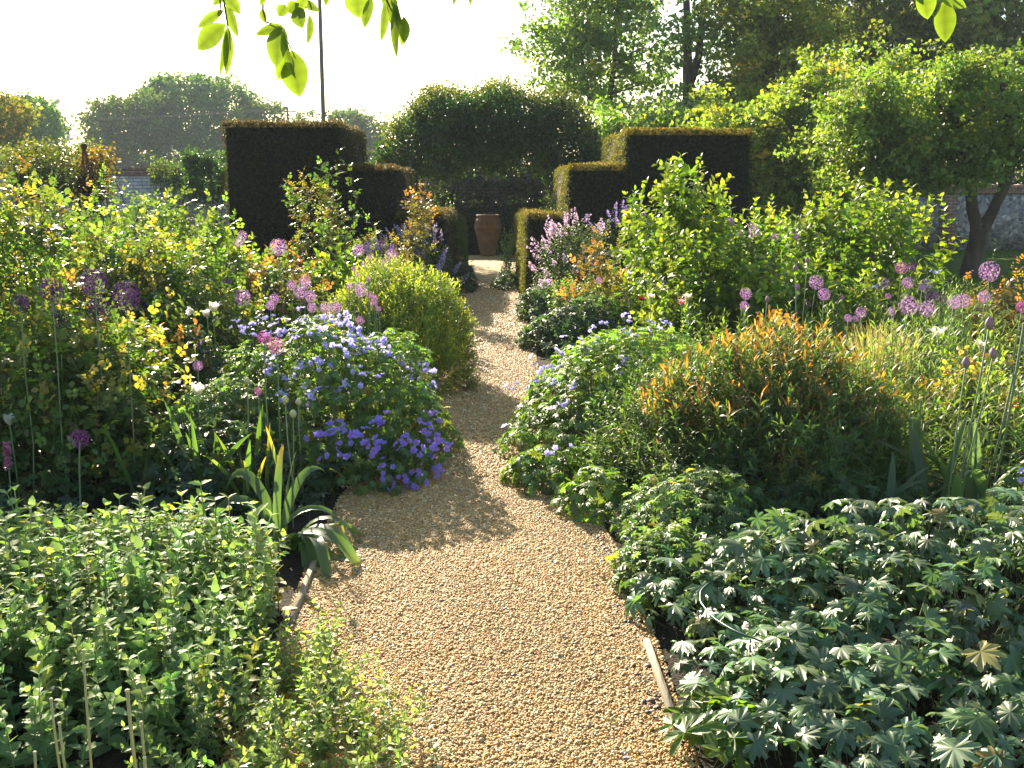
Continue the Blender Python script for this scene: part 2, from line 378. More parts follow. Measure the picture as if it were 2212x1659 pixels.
# ================================================================== YEW HEDGES
def spray(rng, n=6, L=.03, c=(1, 1, 1)):
    parts = []
    for i in range(n):
        M = roty(R(rng.uniform(20, 80)), 0, rng.uniform(0, 6.28)) * rng.uniform(.7, 1.2)
        parts.append(leaf(L, L * .32, 1, .1, .1, .5, c).tf(M, (0, 0, i * L * .12)))
    return join(parts)
def hedge(name, label, tiers, y0, y1, ang, pivot, front, top, seed, side=None):
    """tiers: (x0,x1,z) side by side, all standing on the ground"""
    rng = rg(seed); sp = [spray(rng) for _ in range(6)]; locs, nor, col = [], [], []; core = []
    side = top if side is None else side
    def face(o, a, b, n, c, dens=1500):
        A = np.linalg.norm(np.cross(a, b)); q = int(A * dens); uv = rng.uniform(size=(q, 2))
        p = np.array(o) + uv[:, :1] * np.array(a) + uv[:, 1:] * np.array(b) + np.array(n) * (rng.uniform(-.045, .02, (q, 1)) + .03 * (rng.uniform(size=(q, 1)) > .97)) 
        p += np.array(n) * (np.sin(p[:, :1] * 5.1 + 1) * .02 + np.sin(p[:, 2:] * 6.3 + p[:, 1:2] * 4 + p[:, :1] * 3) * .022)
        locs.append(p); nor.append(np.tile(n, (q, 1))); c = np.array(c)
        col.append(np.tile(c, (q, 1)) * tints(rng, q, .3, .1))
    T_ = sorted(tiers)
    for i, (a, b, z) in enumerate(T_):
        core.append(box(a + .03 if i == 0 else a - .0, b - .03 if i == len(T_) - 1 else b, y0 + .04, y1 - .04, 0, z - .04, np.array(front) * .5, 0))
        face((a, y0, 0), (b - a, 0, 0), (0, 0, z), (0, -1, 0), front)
        face((a, y0, z), (b - a, 0, 0), (0, y1 - y0, 0), (0, 0, 1), top, 1700)  # top tone: golden new growth, with sunlight painted into it as well
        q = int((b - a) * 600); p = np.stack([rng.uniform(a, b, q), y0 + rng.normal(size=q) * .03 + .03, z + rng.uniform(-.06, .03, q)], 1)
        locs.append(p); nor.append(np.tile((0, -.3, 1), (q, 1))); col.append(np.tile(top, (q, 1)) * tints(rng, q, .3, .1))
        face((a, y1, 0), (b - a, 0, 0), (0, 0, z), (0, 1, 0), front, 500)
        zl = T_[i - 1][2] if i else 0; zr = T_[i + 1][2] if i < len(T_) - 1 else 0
        if z > zl: face((a, y0, zl), (0, y1 - y0, 0), (0, 0, z - zl), (-1, 0, 0), side)  # side faces coloured lighter than the front, sunlight painted into the needles
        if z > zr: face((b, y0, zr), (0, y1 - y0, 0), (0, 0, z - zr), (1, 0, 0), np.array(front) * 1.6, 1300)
    P = np.concatenate(locs); n = np.concatenate(nor).astype(float); cc = np.concatenate(col)
    ax = n + rng.normal(size=n.shape) * .45 + np.array([0, 0, .25])
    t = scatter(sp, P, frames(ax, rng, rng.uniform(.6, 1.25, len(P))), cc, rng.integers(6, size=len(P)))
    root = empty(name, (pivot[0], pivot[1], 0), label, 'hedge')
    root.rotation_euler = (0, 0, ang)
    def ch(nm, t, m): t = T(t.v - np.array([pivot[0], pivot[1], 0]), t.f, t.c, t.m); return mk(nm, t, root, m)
    ch('foliage', t, [NEEDLE]); ch('branches', join(core), [plain('yew_inner', (.018, .015, .01), 1, .5, 30, 1, 80)])  # 'branches' is a solid dark core box behind the needles, no modelled twigs
    return root
Yh = 15.4
X = lambda u, y=Yh: at(u, 600, y)[0]
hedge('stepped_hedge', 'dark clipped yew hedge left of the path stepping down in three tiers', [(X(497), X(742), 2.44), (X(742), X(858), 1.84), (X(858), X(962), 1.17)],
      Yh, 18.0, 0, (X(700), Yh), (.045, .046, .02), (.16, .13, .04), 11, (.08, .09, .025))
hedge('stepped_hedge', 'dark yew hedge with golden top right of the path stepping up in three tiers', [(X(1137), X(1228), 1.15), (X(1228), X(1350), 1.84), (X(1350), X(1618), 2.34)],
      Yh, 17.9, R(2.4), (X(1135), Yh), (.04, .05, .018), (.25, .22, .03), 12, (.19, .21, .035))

# ================================================================== TREES
def clumps(rng, cents, rad, per, tp, sz, col, flat=.6, var=.25):
    n = len(cents) * per; c = np.repeat(cents, per, 0)
    rr = np.repeat(np.broadcast_to(rad, (len(cents),)), per)[:, None]
    P = c + rng.normal(size=(n, 3)) * rr * np.array([.5, .5, .5 * flat])
    ax = rng.normal(size=(n, 3)) * .8 + np.array([0, 0, .5])
    ti = np.repeat(tints(rng, len(cents), var, .06), per, 0) * tints(rng, n, .15, .05) * np.array(col)
    return scatter(tp, P, frames(ax, rng, rng.uniform(.7, 1.3, n) * sz), ti)
def limb(rng, a, b, r0, r1, sag=.1, n=6):
    a, b = np.array(a, float), np.array(b, float); t = np.linspace(0, 1, n)[:, None]; L_ = np.linalg.norm(b - a)
    side = rng.normal(size=3) * sag * L_; side[2] = abs(side[2]) * .6
    p = a + (b - a) * t + side * np.sin(t * math.pi) + rng.normal(size=(n, 3)) * .015 * L_ * (t * (1 - t) * 4); p[0] = a; p[-1] = b
    return p
def tree(name, label, seed, base, trunks, crowns, nb, per, lsz, col, crad=.35, cat='tree', group=None, trunkcol=(.9, .9, .9), mats=None, var=.25, lt=None, subs=5, flat=.6, bark=None, fill=.0):
    """trunks: list of polylines [(x,y,z,r)...] world; crowns: ellipsoids (cx,cy,cz,rx,ry,rz,weight)"""
    rng = rg(seed); root = empty(name, base, label, cat, group); wood = []
    tp = []
    for tr in trunks:
        tr = np.array(tr, float); tt = np.linspace(0, len(tr) - 1, len(tr) * 4)
        q = np.stack([np.interp(tt, np.arange(len(tr)), tr[:, k]) for k in range(4)], 1)
        q[:, :2] += rng.normal(size=(len(q), 2)) * .06 * q[:, 3:4]
        wood.append(tube(q[:, :3], 0, 0, 9, (1, 1, 1), 0, rs=q[:, 3])); tp.append(q)
    tpts = np.concatenate(tp); cents = []
    wts = np.array([c[6] for c in crowns], float); wts /= wts.sum()
    for i in range(nb):
        c = crowns[rng.choice(len(crowns), p=wts)]; d = rng.normal(size=3); d /= np.linalg.norm(d); d *= rng.uniform(.45, 1) ** .5
        e = np.array(c[:3]) + d * np.array(c[3:6])
        cand = tpts[tpts[:, 2] > min(tpts[:, 2].max() * .45, e[2])]
        if len(cand) == 0: cand = tpts[-3:]
        dist = np.linalg.norm(cand[:, :3] - e, axis=1) + np.abs(cand[:, 2] - (e[2] - .35 * dist_h(cand, e))) * .8
        s = cand[dist.argmin()]; L_ = np.linalg.norm(e - s[:3])
        r0 = min(s[3] * .5, .012 * L_ + .008)
        p = limb(rng, s[:3], e, r0, r0 * .3); wood.append(tube(p, r0, r0 * .25, 5, (1, 1, 1), 0, False))
        cents.append(e)
        for k in range(subs):
            t0 = p[rng.integers(2, len(p))]; q = t0 + rng.normal(size=3) * crad * np.array([1.3, 1.3, .8]) * 1.1
            if subs and L_ > .5: wood.append(tube([t0, (t0 + q) / 2 + (0, 0, .03), q], r0 * .35, r0 * .15, 3, (1, 1, 1), 0, False))
            cents.append(q)
    cents = np.array(cents)
    lt = lt or [leaf(1, .62, 1, .2, .2, .45), leaf(1, .7, 2, .3, .4, .5), leaf(1, .5, 1, .1, .3, .5)]
    child('trunk', join(wood), root, [bark or BARK], True)
    child('crown', clumps(rng, cents, crad, per, lt, lsz, col, flat, var), root, mats)
    return root
def dist_h(c, e): return np.linalg.norm(c[:, :2] - e[:2], axis=1)

def crown_px(lst, y):       # (u, v, ru, rv, depth, weight) -> world ellipsoids
    out = []
    for u, v, ru, rv, dd, wt in lst:
        p = at(u, v, y); out.append((p[0], p[1], p[2], ru * y / FU, dd, rv * y / FU, wt))
    return out
def tpx(lst, y):            # (u, v, r_px) -> trunk polyline
    return [tuple(at(u, v, y)) + (r * y / FU,) for u, v, r in lst]

# old apple tree on the lawn
Ya = 19.0; b = G(2095, 600); Ya = b[1]
tree('apple_tree', 'old apple tree with a dark forked trunk on the lawn by the flint wall', 21, (b[0], b[1], 0),
     [tpx([(2092, 612, 24), (2098, 570, 19), (2112, 520, 18), (2118, 490, 20)], Ya),
      tpx([(2112, 500, 14), (2100, 450, 12), (2098, 400, 12), (2085, 330, 11), (2060, 250, 8), (2020, 180, 4)], Ya),
      tpx([(2122, 495, 14), (2150, 445, 11), (2178, 385, 11), (2190, 320, 11), (2175, 240, 7), (2160, 160, 4)], Ya),
      tpx([(2100, 400, 8), (2040, 330, 7), (1960, 290, 5), (1880, 270, 3)], Ya)],
     crown_px([(2140, 220, 120, 110, 1.5, 3), (1950, 230, 120, 110, 1.3, 2.4), (1850, 300, 90, 80, 1.0, 1.2), (2060, 330, 110, 60, 1., 1), (2230, 250, 100, 130, 1.4, 1.2), (1960, 360, 110, 50, 1.2, 1.1), (1860, 390, 90, 45, 1.2, 1.0)], Ya),
     135, 40, .085, (.17, .24, .055), .21, cat='tree', mats=[LEAF, STEM], var=.22, subs=6)
Yb = 22.5; bx_ = at(1800, 560, Yb)[0]
tree('apple_tree', 'low spreading apple tree behind the right yew hedge with branches reaching left', 22, (bx_, Yb, 0),
     [tpx([(1800, 560, 20), (1800, 480, 17), (1790, 420, 15), (1760, 330, 10), (1720, 260, 6), (1690, 210, 3)], Yb),
      tpx([(1795, 420, 10), (1850, 340, 9), (1880, 250, 6), (1900, 170, 3)], Yb),
      tpx([(1790, 430, 9), (1720, 390, 7), (1640, 380, 4)], Yb)],
     crown_px([(1700, 290, 120, 100, 1.6, 3), (1830, 200, 110, 100, 1.5, 2.5), (1580, 300, 90, 60, 1.3, 1.2), (1700, 390, 120, 60, 1.3, 2), (1840, 380, 110, 70, 1.3, 1.6), (1700, 440, 110, 50, 1.2, 1.2)], Yb),
     150, 40, .10, (.22, .29, .055), .23, mats=[LEAF, STEM], var=.22, subs=6)
# sycamores and others behind
Yc = 34.0
tree('sycamore_tree', 'loose leafy sycamore rising behind the arbour against the white sky', 23, tuple(at(1310, 540, Yc) * (1, 1, 0)),
     [tpx([(1310, 540, 10), (1310, 400, 9), (1315, 250, 7), (1330, 100, 5), (1340, -60, 3)], Yc),
      tpx([(1262, 540, 6), (1262, 300, 6), (1275, 220, 5), (1255, 120, 4), (1240, 20, 2)], Yc)],
     crown_px([(1330, 60, 110, 90, 2, 3), (1240, 60, 80, 70, 1.6, 2), (1390, 110, 65, 80, 1.6, 2), (1230, 190, 70, 50, 1.5, 1), (1320, 190, 100, 60, 1.6, 1.5), (1330, -60, 110, 70, 2, 1.5)], Yc),
     58, 42, .15, (.15, .23, .06), .40, mats=[LEAF, STEM], var=.2, subs=5)
Yd = 31.0
tree('ash_tree', 'tall thin tree with a bare twin trunk forking above the right hedge', 24, tuple(at(1490, 540, Yd) * (1, 1, 0)),
     [tpx([(1490, 540, 14), (1488, 300, 13), (1487, 180, 11), (1484, 60, 8), (1480, -80, 6)], Yd),
      tpx([(1490, 190, 8), (1510, 120, 8), (1518, 30, 7), (1524, -80, 5)], Yd)],
     crown_px([(1500, 120, 60, 70, 1.4, 1.), (1540, 40, 60, 60, 1.3, .8), (1460, 240, 70, 40, 1.2, 2.2), (1520, -40, 100, 40, 1.5, .8)], Yd),
     24, 34, .15, (.11, .19, .05), .4, mats=[LEAF, STEM], var=.2, subs=4)
Ye = 30.0
tree('holly_tree', 'dense olive green evergreen tree beyond the low apple tree', 25, tuple(at(1660, 540, Ye) * (1, 1, 0)),
     [tpx([(1660, 540, 16), (1655, 350, 14), (1650, 100, 8), (1640, -60, 4)], Ye)],
     crown_px([(1670, 130, 100, 85, 2, 3), (1690, 20, 110, 80, 2, 3), (1610, 230, 90, 60, 1.8, 2), (1770, 130, 90, 90, 1.8, 2)], Ye),
     95, 40, .14, (.20, .23, .04), .36, mats=[LEAFM, STEM], var=.25, subs=5)
Yf = 36.0
tree('oak_tree', 'huge dark tree with a thick trunk filling the top right corner', 26, tuple(at(1875, 540, Yf) * (1, 1, 0)),
     [tpx([(1875, 540, 24), (1872, 200, 20), (1868, 90, 17), (1880, -40, 14)], Yf), tpx([(1870, 130, 9), (1900, 40, 8), (1960, -60, 6)], Yf),
      tpx([(1870, 200, 9), (2000, 100, 8), (2120, 20, 5)], Yf)],
     crown_px([(1860, 20, 120, 90, 3, 2.2), (2000, 40, 150, 110, 3, 4), (2160, 60, 140, 130, 3, 4), (2240, 220, 120, 90, 2.5, 2), (2100, 150, 130, 70, 2.5, 2), (1780, 190, 120, 60, 2, 1.5), (2080, 300, 170, 70, 2, 2)], Yf),
     150, 40, .19, (.15, .18, .055), .50, mats=[LEAFM, STEM], var=.25, subs=5)
# shrubs behind the right hedge
for i, (u, v, ru, rv, y, lab) in enumerate([(1380, 300, 110, 60, 28, 'pale green shrub thicket between the arbour and the right yew hedge'),
                                         (1520, 290, 120, 45, 27, 'light green shrub showing above the golden top of the tall right hedge')]):
    tree('shrub', lab, 30 + i, tuple(at(u, 540, y) * (1, 1, 0)), [tpx([(u, 540, 8), (u, v + 30, 5)], y), tpx([(u - 20, 540, 6), (u - 50, v + 10, 3)], y)],
         crown_px([(u, v, ru, rv, 1.5, 1), (u + 20, v + 90, ru, rv, 1.3, 1)], y), 60, 46, .12, (.19, .28, .07), .33, cat='shrub', mats=[LEAF, STEM])

# far field trees
def far_tree(label, seed, y, blobs, col, sz, n, trunk_u, name='field_tree', group='trees across the field'):
    rng = rg(seed); base = at(trunk_u, 500, y) * (1, 1, 0); root = empty(name, base, label, 'tree', group)
    cs = crown_px(blobs, y); out = []; wood = []
    tot = sum(c[3] * c[5] for c in cs)
    for c in cs:
        k = max(20, int(n * c[3] * c[5] / tot / 26)); d = rng.normal(size=(k, 3)); d /= np.linalg.norm(d, axis=1, keepdims=True)
        e = np.array(c[:3]) + d * np.array([c[3], c[4], c[5]]) * rng.uniform(.5, 1, (k, 1)) ** .4
        out.append(clumps(rng, e, sz * 2.3, 26, [leaf(1, .8, 1, .2, .2), leaf(1, .6, 1, .3, .3)], sz, col, .55, .22))
        for q in e[::9]:
            wood.append(tube([base + (0, 0, c[2] * .3), (base + (0, 0, c[2] * .5) + q) / 2, q], .16 * y / 120, .04, 4, (1, 1, 1), 0, False))
    wood.append(tube([base, base + (0, 0, cs[0][2])], .4 * y / 120, .2 * y / 120, 7, (1, 1, 1), 0))
    child('crown', join(out), root, [LEAFM, STEM]); child('trunk', join(wood), root, [BARK])
fg = (.09, .17, .04)
far_tree('tall domed oak at the centre of the far tree group beyond the left hedge', 41, 120, [(430, 250, 130, 80, 6, 1), (400, 205, 90, 42, 5, 1), (480, 220, 70, 50, 5, 1), (350, 240, 50, 50, 5, 1), (450, 320, 130, 50, 6, 1)], fg, .42, 17000, 430)
far_tree('broad rounded far tree left of the tall domed oak', 42, 112, [(270, 270, 82, 52, 5, 1), (250, 240, 45, 32, 4, 1), (330, 255, 50, 55, 4, 1), (270, 330, 90, 45, 5, 1)], (.085, .13, .03), .40, 11000, 270)
far_tree('lower yellow-green far tree to the right of the tall domed oak', 43, 118, [(575, 270, 50, 48, 5, 1), (560, 320, 60, 40, 5, 1)], (.11, .15, .03), .38, 5000, 580)
far_tree('dark rounded far tree at the left edge of the photo', 44, 90, [(60, 260, 55, 50, 4, 1), (50, 310, 60, 40, 4, 1), (100, 290, 25, 50, 4, 1)], fg, .34, 7000, 60)
far_tree('wispy pale tree between the far pole and the tall utility pole', 45, 130, [(665, 255, 22, 18, 3, 1), (680, 290, 50, 25, 4, 1)], (.09, .13, .05), .30, 1300, 665)
far_tree('rounded hazy tree behind the right end of the tall yew hedge', 46, 125, [(790, 285, 42, 38, 4, 1), (745, 262, 40, 25, 4, 1), (800, 330, 50, 40, 4, 1), (735, 300, 50, 30, 4, 1)], (.08, .12, .04), .38, 6500, 790)
far_tree('golden-leaved tree cut by the left edge of the photo', 47, 55, [(10, 240, 45, 30, 2.5, 1), (-30, 290, 60, 40, 2.5, 1)], (.2, .19, .025), .22, 5500, -20)
# distant woods
rng = rg(50); cents = []; Yw = 420
for i in range(420):
    u = rng.uniform(-200, 1400); hh = 6 + 3 * math.sin(u * .02) + rng.uniform(0, 3) + (6 if 105 < u < 195 else 0)
    x = at(u, 406, Yw)[0]
    for k in range(3): cents.append((x, Yw + rng.uniform(-8, 8), rng.uniform(1, 1 + (hh + 16) * rng.uniform(.6, 1))))
tag(mk('far_wood', clumps(rng, np.array(cents), 3.2, 14, [leaf(1, .8, 1), leaf(1, .5, 1)], 2.0, (.05, .075, .035), 1.2), None, [LEAFM, STEM]), kind='stuff')

# ================================================================== POLES
POLE = plain('pole_timber', (.13, .10, .085), .8, .3, 6, .4, 20, stretch=(1, 1, .1))
PORC = plain('porcelain', (.5, .5, .48), .3)
def pole(u, y, w_, h, label, wires=None):
    p = at(u, 300, y); root = empty('utility_pole', (p[0], y, 0), label, 'pole', 'utility poles beyond the hedge')
    child('shaft', tube([(p[0], y, 0), (p[0], y, h * .5), (p[0], y, h)], w_ * 1.1, w_ * .8, 12, (1, 1, 1), 0), root, [POLE])
    child('crossarm', box(p[0] - .9, p[0] + .9, y - .14 - w_, y - .02 - w_ * .9, h - .45, h - .33), root, [POLE])
    for dx in (-.75, .75): child('insulator', ball(.05, 8, 5, (.5, .5, .5), 0, 1.4).tf(None, (p[0] + dx, y - .1 - w_, h - .27)), root, [PORC])
    return p[0], y, h
pa = pole(700, 46, .095, 10.6, 'tall grey utility pole rising above the left yew hedge')
pb = pole(623, 105, .12, 9.2, 'short distant pole beside the far trees')
for dz, lab in ((-.26, 'thin overhead wire crossing in front of the far trees'),):
    for dx, l2 in ((-.75, 'left '), (.75, 'right ')):
        a = np.array([pb[0] + dx, pb[1] - .2, pb[2] - .2]); e = a + np.array([-70, -2, -.5]); t = np.linspace(0, 1, 14)[:, None]
        q = a + (e - a) * t; q[:, 2] -= (np.sin(t[:, 0] * math.pi)) * 1.2
        tag(mk('overhead_wire', tube(q, .02, .02, 4, (1, 1, 1), 0), None, [POLE]), 'thin overhead wire running from the distant pole across the far trees' if dx < 0 else 'second thin wire beside the first from the distant pole', 'wire', 'overhead wires')

# ================================================================== WALLS
def flint():
    m, n, N, L = newmat('flint_wall')
    tc = N('ShaderNodeTexCoord'); vo = N('ShaderNodeTexVoronoi'); vo.inputs['Scale'].default_value = 9; L(tc.outputs['Object'], vo.inputs[0])
    sx = N('ShaderNodeSeparateColor'); L(vo.outputs['Color'], sx.inputs[0])
    cr = N('ShaderNodeValToRGB'); L(sx.outputs[0], cr.inputs[0]); e = cr.color_ramp.elements
    e[0].color = (.10, .10, .12, 1); e[1].color = (.55, .54, .52, 1); q = e.new(.6); q.color = (.22, .21, .22, 1)
    v2 = N('ShaderNodeTexVoronoi'); v2.feature = 'DISTANCE_TO_EDGE'; v2.inputs['Scale'].default_value = 9; L(tc.outputs['Object'], v2.inputs[0])
    r2 = N('ShaderNodeValToRGB'); r2.color_ramp.elements[0].position = .05; r2.color_ramp.elements[1].position = .13; L(v2.outputs[0], r2.inputs[0])
    mx = N('ShaderNodeMix'); mx.data_type = 'RGBA'; L(r2.outputs[0], mx.inputs[0]); mx.inputs[6].default_value = (.33, .30, .26, 1); L(cr.outputs[0], mx.inputs[7])
    p = N('ShaderNodeBsdfPrincipled'); p.inputs['Roughness'].default_value = .7; L(mx.outputs[2], p.inputs['Base Color'])
    b = N('ShaderNodeBump'); b.inputs['Distance'].default_value = .04; L(r2.outputs[0], b.inputs['Height']); L(b.outputs[0], p.inputs['Normal'])
    o = N('ShaderNodeOutputMaterial'); L(p.outputs[0], o.inputs[0]); return m
def brick(name, c1, c2, mortar):
    m, n, N, L = newmat(name)
    tc = N('ShaderNodeTexCoord'); mp = N('ShaderNodeMapping'); mp.inputs['Rotation'].default_value = (R(90), 0, 0); L(tc.outputs['Object'], mp.inputs[0])
    br = N('ShaderNodeTexBrick'); br.inputs['Scale'].default_value = 1; br.inputs['Brick Width'].default_value = .225; br.inputs['Row Height'].default_value = .085
    br.inputs['Mortar Size'].default_value = .012; br.inputs['Color1'].default_value = c1 + (1,); br.inputs['Color2'].default_value = c2 + (1,); br.inputs['Mortar'].default_value = mortar + (1,)
    L(mp.outputs[0], br.inputs[0]); no = N('ShaderNodeTexNoise'); no.inputs['Scale'].default_value = 7; L(tc.outputs['Object'], no.inputs[0])
    mx = N('ShaderNodeMix'); mx.data_type = 'RGBA'; mx.blend_type = 'MULTIPLY'; mx.inputs[0].default_value = .7; L(br.outputs[0], mx.inputs[6]); L(no.outputs[0], mx.inputs[7])
    g = N('ShaderNodeGamma'); g.inputs[1].default_value = .85; L(mx.outputs[2], g.inputs[0])
    p = N('ShaderNodeBsdfPrincipled'); p.inputs['Roughness'].default_value = .85; L(g.outputs[0], p.inputs['Base Color'])
    b = N('ShaderNodeBump'); b.inputs['Distance'].default_value = .02; b.invert = True; L(br.outputs['Fac'], b.inputs['Height']); L(b.outputs[0], p.inputs['Normal'])
    o = N('ShaderNodeOutputMaterial'); L(p.outputs[0], o.inputs[0]); return m
FLINT = flint(); REDB = brick('red_brick', (.30, .11, .06), (.20, .08, .05), (.35, .31, .26)); WHITEB = brick('limewashed_brick', (.62, .62, .62), (.45, .44, .44), (.30, .27, .24))
def wall(label, x0, x1, y, h, face, seed, piers=()):
    rng = rg(seed); root = empty('garden_wall', (x0, y, 0), label, 'wall')
    child('wall_face', box(x0, x1, y, y + .32, 0, h - .16), root, [face])
    child('brick_band', box(x0, x1, y - .012, y + .332, h - .16, h - .02), root, [REDB])
    cop = []; x = x0
    while x < x1:
        c = rng.uniform(.7, 1.2); cop.append(box(x, x + .068, y - .03 + rng.normal() * .004, y + .35, h - .015, h + .085 + rng.normal() * .006, np.array([.34, .22, .15]) * c)); x += .078
    child('coping', join(cop), root, [PEB])
    for px in piers: child('pier', box(px - .2, px + .2, y - .05, y - .014, 0, h - .17), root, [REDB])
xl, xr = at(-60, 400, 27)[0], at(850, 400, 27)[0]
wall('limewashed brick garden wall with a curved-brick coping on the left', xl, xr, 27, 2.0, WHITEB, 61)
wall('knapped flint garden wall behind the apple tree on the right', at(1640, 400, 27)[0], at(2500, 400, 27)[0], 27, 1.55, FLINT, 62, (at(2052, 400, 27)[0], at(1850, 400, 27)[0]))
wall('shaded red brick wall covered in climbers behind the urn', xr + .1, at(1640, 400, 27)[0] - .1, 27.1, 2.05, REDB, 63)

# ================================================================== URN
TERRA = plain('terracotta', (.22, .12, .055), .75, .22, 5, .35, 30, .3)
Yu = 24.4; up = at(1054, 548, Yu); s = .95
prof = [(.14, 0), (.17, .01), (.175, .05), (.19, .16), (.225, .32), (.262, .48), (.292, .61), (.305, .66), (.318, .665), (.318, .69), (.304, .70), (.303, .78), (.286, .85), (.25, .90), (.232, .925), (.262, .945), (.268, .975), (.255, .99), (.225, .985), (.21, .93), (.235, .85), (.2, .4), (.001, .1)]
ur = empty('urn', (up[0], Yu, 0), 'large terracotta urn standing at the far end of the gravel path', 'urn')
child('body', lathe([(r * 1.0, z * s + .0) for r, z in prof], 40, (1, 1, 1), 0).tf(None, (up[0], Yu, .012)), ur, [TERRA], True)
for sx_ in (-1, 0, 1):
    an = R(-90 + sx_ * 62); q = []
    for k in np.linspace(0, math.pi, 9):
        rr = .262 + .055 * math.sin(k); q.append((up[0] + rr * math.cos(an), Yu + rr * math.sin(an), .012 + s * (.80 + .075 * math.cos(k)) + .03))
    child('handle', tube(q, .015, .015, 7, (1, 1, 1), 0), ur, [TERRA], True)
for z in (.24, .42, .58):
    r_ = np.interp(z, [p[1] for p in prof[:12]], [p[0] for p in prof[:12]]) + .006
    t = np.linspace(0, 2 * math.pi, 41); child('band', tube(np.stack([up[0] + r_ * np.cos(t), Yu + r_ * np.sin(t), np.full(41, z * s + .012)], 1), .008, .008, 6, (1, 1, 1), 0), ur, [TERRA], True)

# ================================================================== ARBOUR
small = [leaf(1, .6, 1, .2, .2, .45), leaf(1, .75, 2, .3, .3, .5)]
def arbour():
    rng = rg(70); y = 22.6; root = empty('arbour', (cx0, y, 0), 'domed arbour smothered in dark leafy climbers over the end of the path', 'arbour')
    cents = []
    while len(cents) < 900:
        u, v = rng.uniform(815, 1305), rng.uniform(185, 400)
        a = (u - 1062) / 240
        if abs(a) > 1: continue
        topv = 205 + 150 * (1 - (1 - abs(a) ** 2.6) ** .5) + 12 * math.sin(u * .045)
        bot = 405 - 45 * math.cos(a * 1.57) + 12 * math.sin(u * .06)
        if v < topv or v > bot: continue
        cents.append(at(u, v, y + rng.uniform(-1.5, 1.5) * math.sqrt(max(.05, 1 - a * a))))
    cents = np.array(cents); t1 = clumps(rng, cents, .26, 62, small, .062, (.035, .075, .025), .8, .2)
    # reddish young shoots on top
    tc_ = []
    for u in np.linspace(835, 1290, 150):
        a = (u - 1062) / 240; topv = 203 + 150 * (1 - (1 - abs(a) ** 2.6) ** .5) + 12 * math.sin(u * .045)
        for k in range(2): tc_.append(at(u + rng.normal() * 4, topv - abs(rng.normal()) * 12 + 6, y + rng.uniform(-1, 1)))
    t2 = clumps(rng, np.array(tc_), .15, 26, small, .055, (.12, .13, .04), 1.3, .25)
    child('climber_foliage', join([t1, t2]), root)
    leg = []
    for u0_, u1_ in ((845, 960), (1190, 1300)):
        for k in range(75):
            u = rng.uniform(u0_, u1_); leg.append(at(u, rng.uniform(380, 550), y + rng.uniform(-1.3, 1.3)))
    for k in range(55):
        leg.append(at(rng.uniform(1180, 1225), rng.uniform(360, 550), y + rng.uniform(-1.0, .3)))
    child('side_foliage', clumps(rng, np.array(leg), .2, 38, small, .055, (.05, .085, .025), 1.2, .25), root)
    fr = []
    for yy in (y - 1.2, y, y + 1.2):
        t = np.linspace(0, math.pi, 24); pts = [(cx0 + 1.5 * math.cos(a), yy, 1.9 + .9 * math.sin(a)) for a in t]
        pts = [(cx0 + 1.5, yy, 0)] + pts + [(cx0 - 1.5, yy, 0)]
        fr.append(tube(pts, .022, .022, 6, (1, 1, 1), 0))
    child('frame', join(fr), root, [plain('iron', (.03, .028, .025), .6)])
    vines = []
    for k in range(26):
        u = rng.choice([rng.uniform(880, 945), rng.uniform(1185, 1260)]); yy = y + rng.uniform(-1.3, 1.2)
        a = at(u, 550, yy) * (1, 1, 0); e = at(u + rng.normal() * 25, 370, yy)
        child('vine_stem', tube(limb(rng, a, e, 1, 1, .05), .014, .008, 5, (1, 1, 1), 0, False), root, [BARK])
arbour()
# climbers on the back wall and dark planting round the urn
rng = rg(71)
def climber(label, seed, u0, u1, v0, v1, y, n, col, sz=.05, per=40, name='wall_climber', rad=.17, yj=.12, mats=None):
    rng = rg(seed); c = []
    for k in range(n): c.append(at(rng.uniform(u0, u1), rng.uniform(v0, v1), y - abs(rng.normal()) * yj))
    c = np.array(c); c[:, 2] = np.maximum(c[:, 2], .08); base = at((u0 + u1) / 2, 500, y - .1) * (1, 1, 0)
    root = empty(name, base, label, 'climber' if 'climber' in name else 'shrub')
    child('foliage', clumps(rng, c, rad, per, small, sz, col, 1.1, .28), root, mats)
    v = [tube(limb(rng, base + (rng.normal() * .15, 0, 0), q, 1, 1, .08), .012, .004, 4, (1, 1, 1), 0, False) for q in c[::max(1, n // 14)]]
    child('stems', join(v), root, [BARK])
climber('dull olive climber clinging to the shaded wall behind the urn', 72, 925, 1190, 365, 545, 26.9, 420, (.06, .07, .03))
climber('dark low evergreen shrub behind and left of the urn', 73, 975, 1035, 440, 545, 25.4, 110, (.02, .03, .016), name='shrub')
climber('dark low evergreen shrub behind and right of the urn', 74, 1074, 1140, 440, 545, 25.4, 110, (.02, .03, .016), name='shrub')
climber('leafy fruit bush trained against the limewashed wall', 75, 335, 430, 355, 415, 26.6, 60, (.11, .15, .045), .06)
climber('bright green ivy clump on the wall end beside the tall left hedge', 76, 400, 500, 335, 430, 25.5, 110, (.05, .10, .028), .07)
climber('clipped pale hedge far left beyond the roses', 77, -40, 105, 328, 352, 24, 70, (.11, .13, .03), .05, name='low_hedge', yj=.5)
climber('wide reddish climbing rose bush around the obelisk', 78, 30, 235, 320, 415, 17.2, 240, (.10, .115, .03), .045, 40, 'shrub', .16, .6)
climber('pinkish-tipped rose bush just right of the obelisk', 79, 190, 235, 330, 420, 15.6, 46, (.17, .11, .035), .045, 34, 'shrub', .14, .3)
climber('shaded dark shrub left of the obelisk', 80, 30, 150, 370, 430, 15.8, 90, (.03, .045, .02), .05, 40, 'shrub', .17, .4)
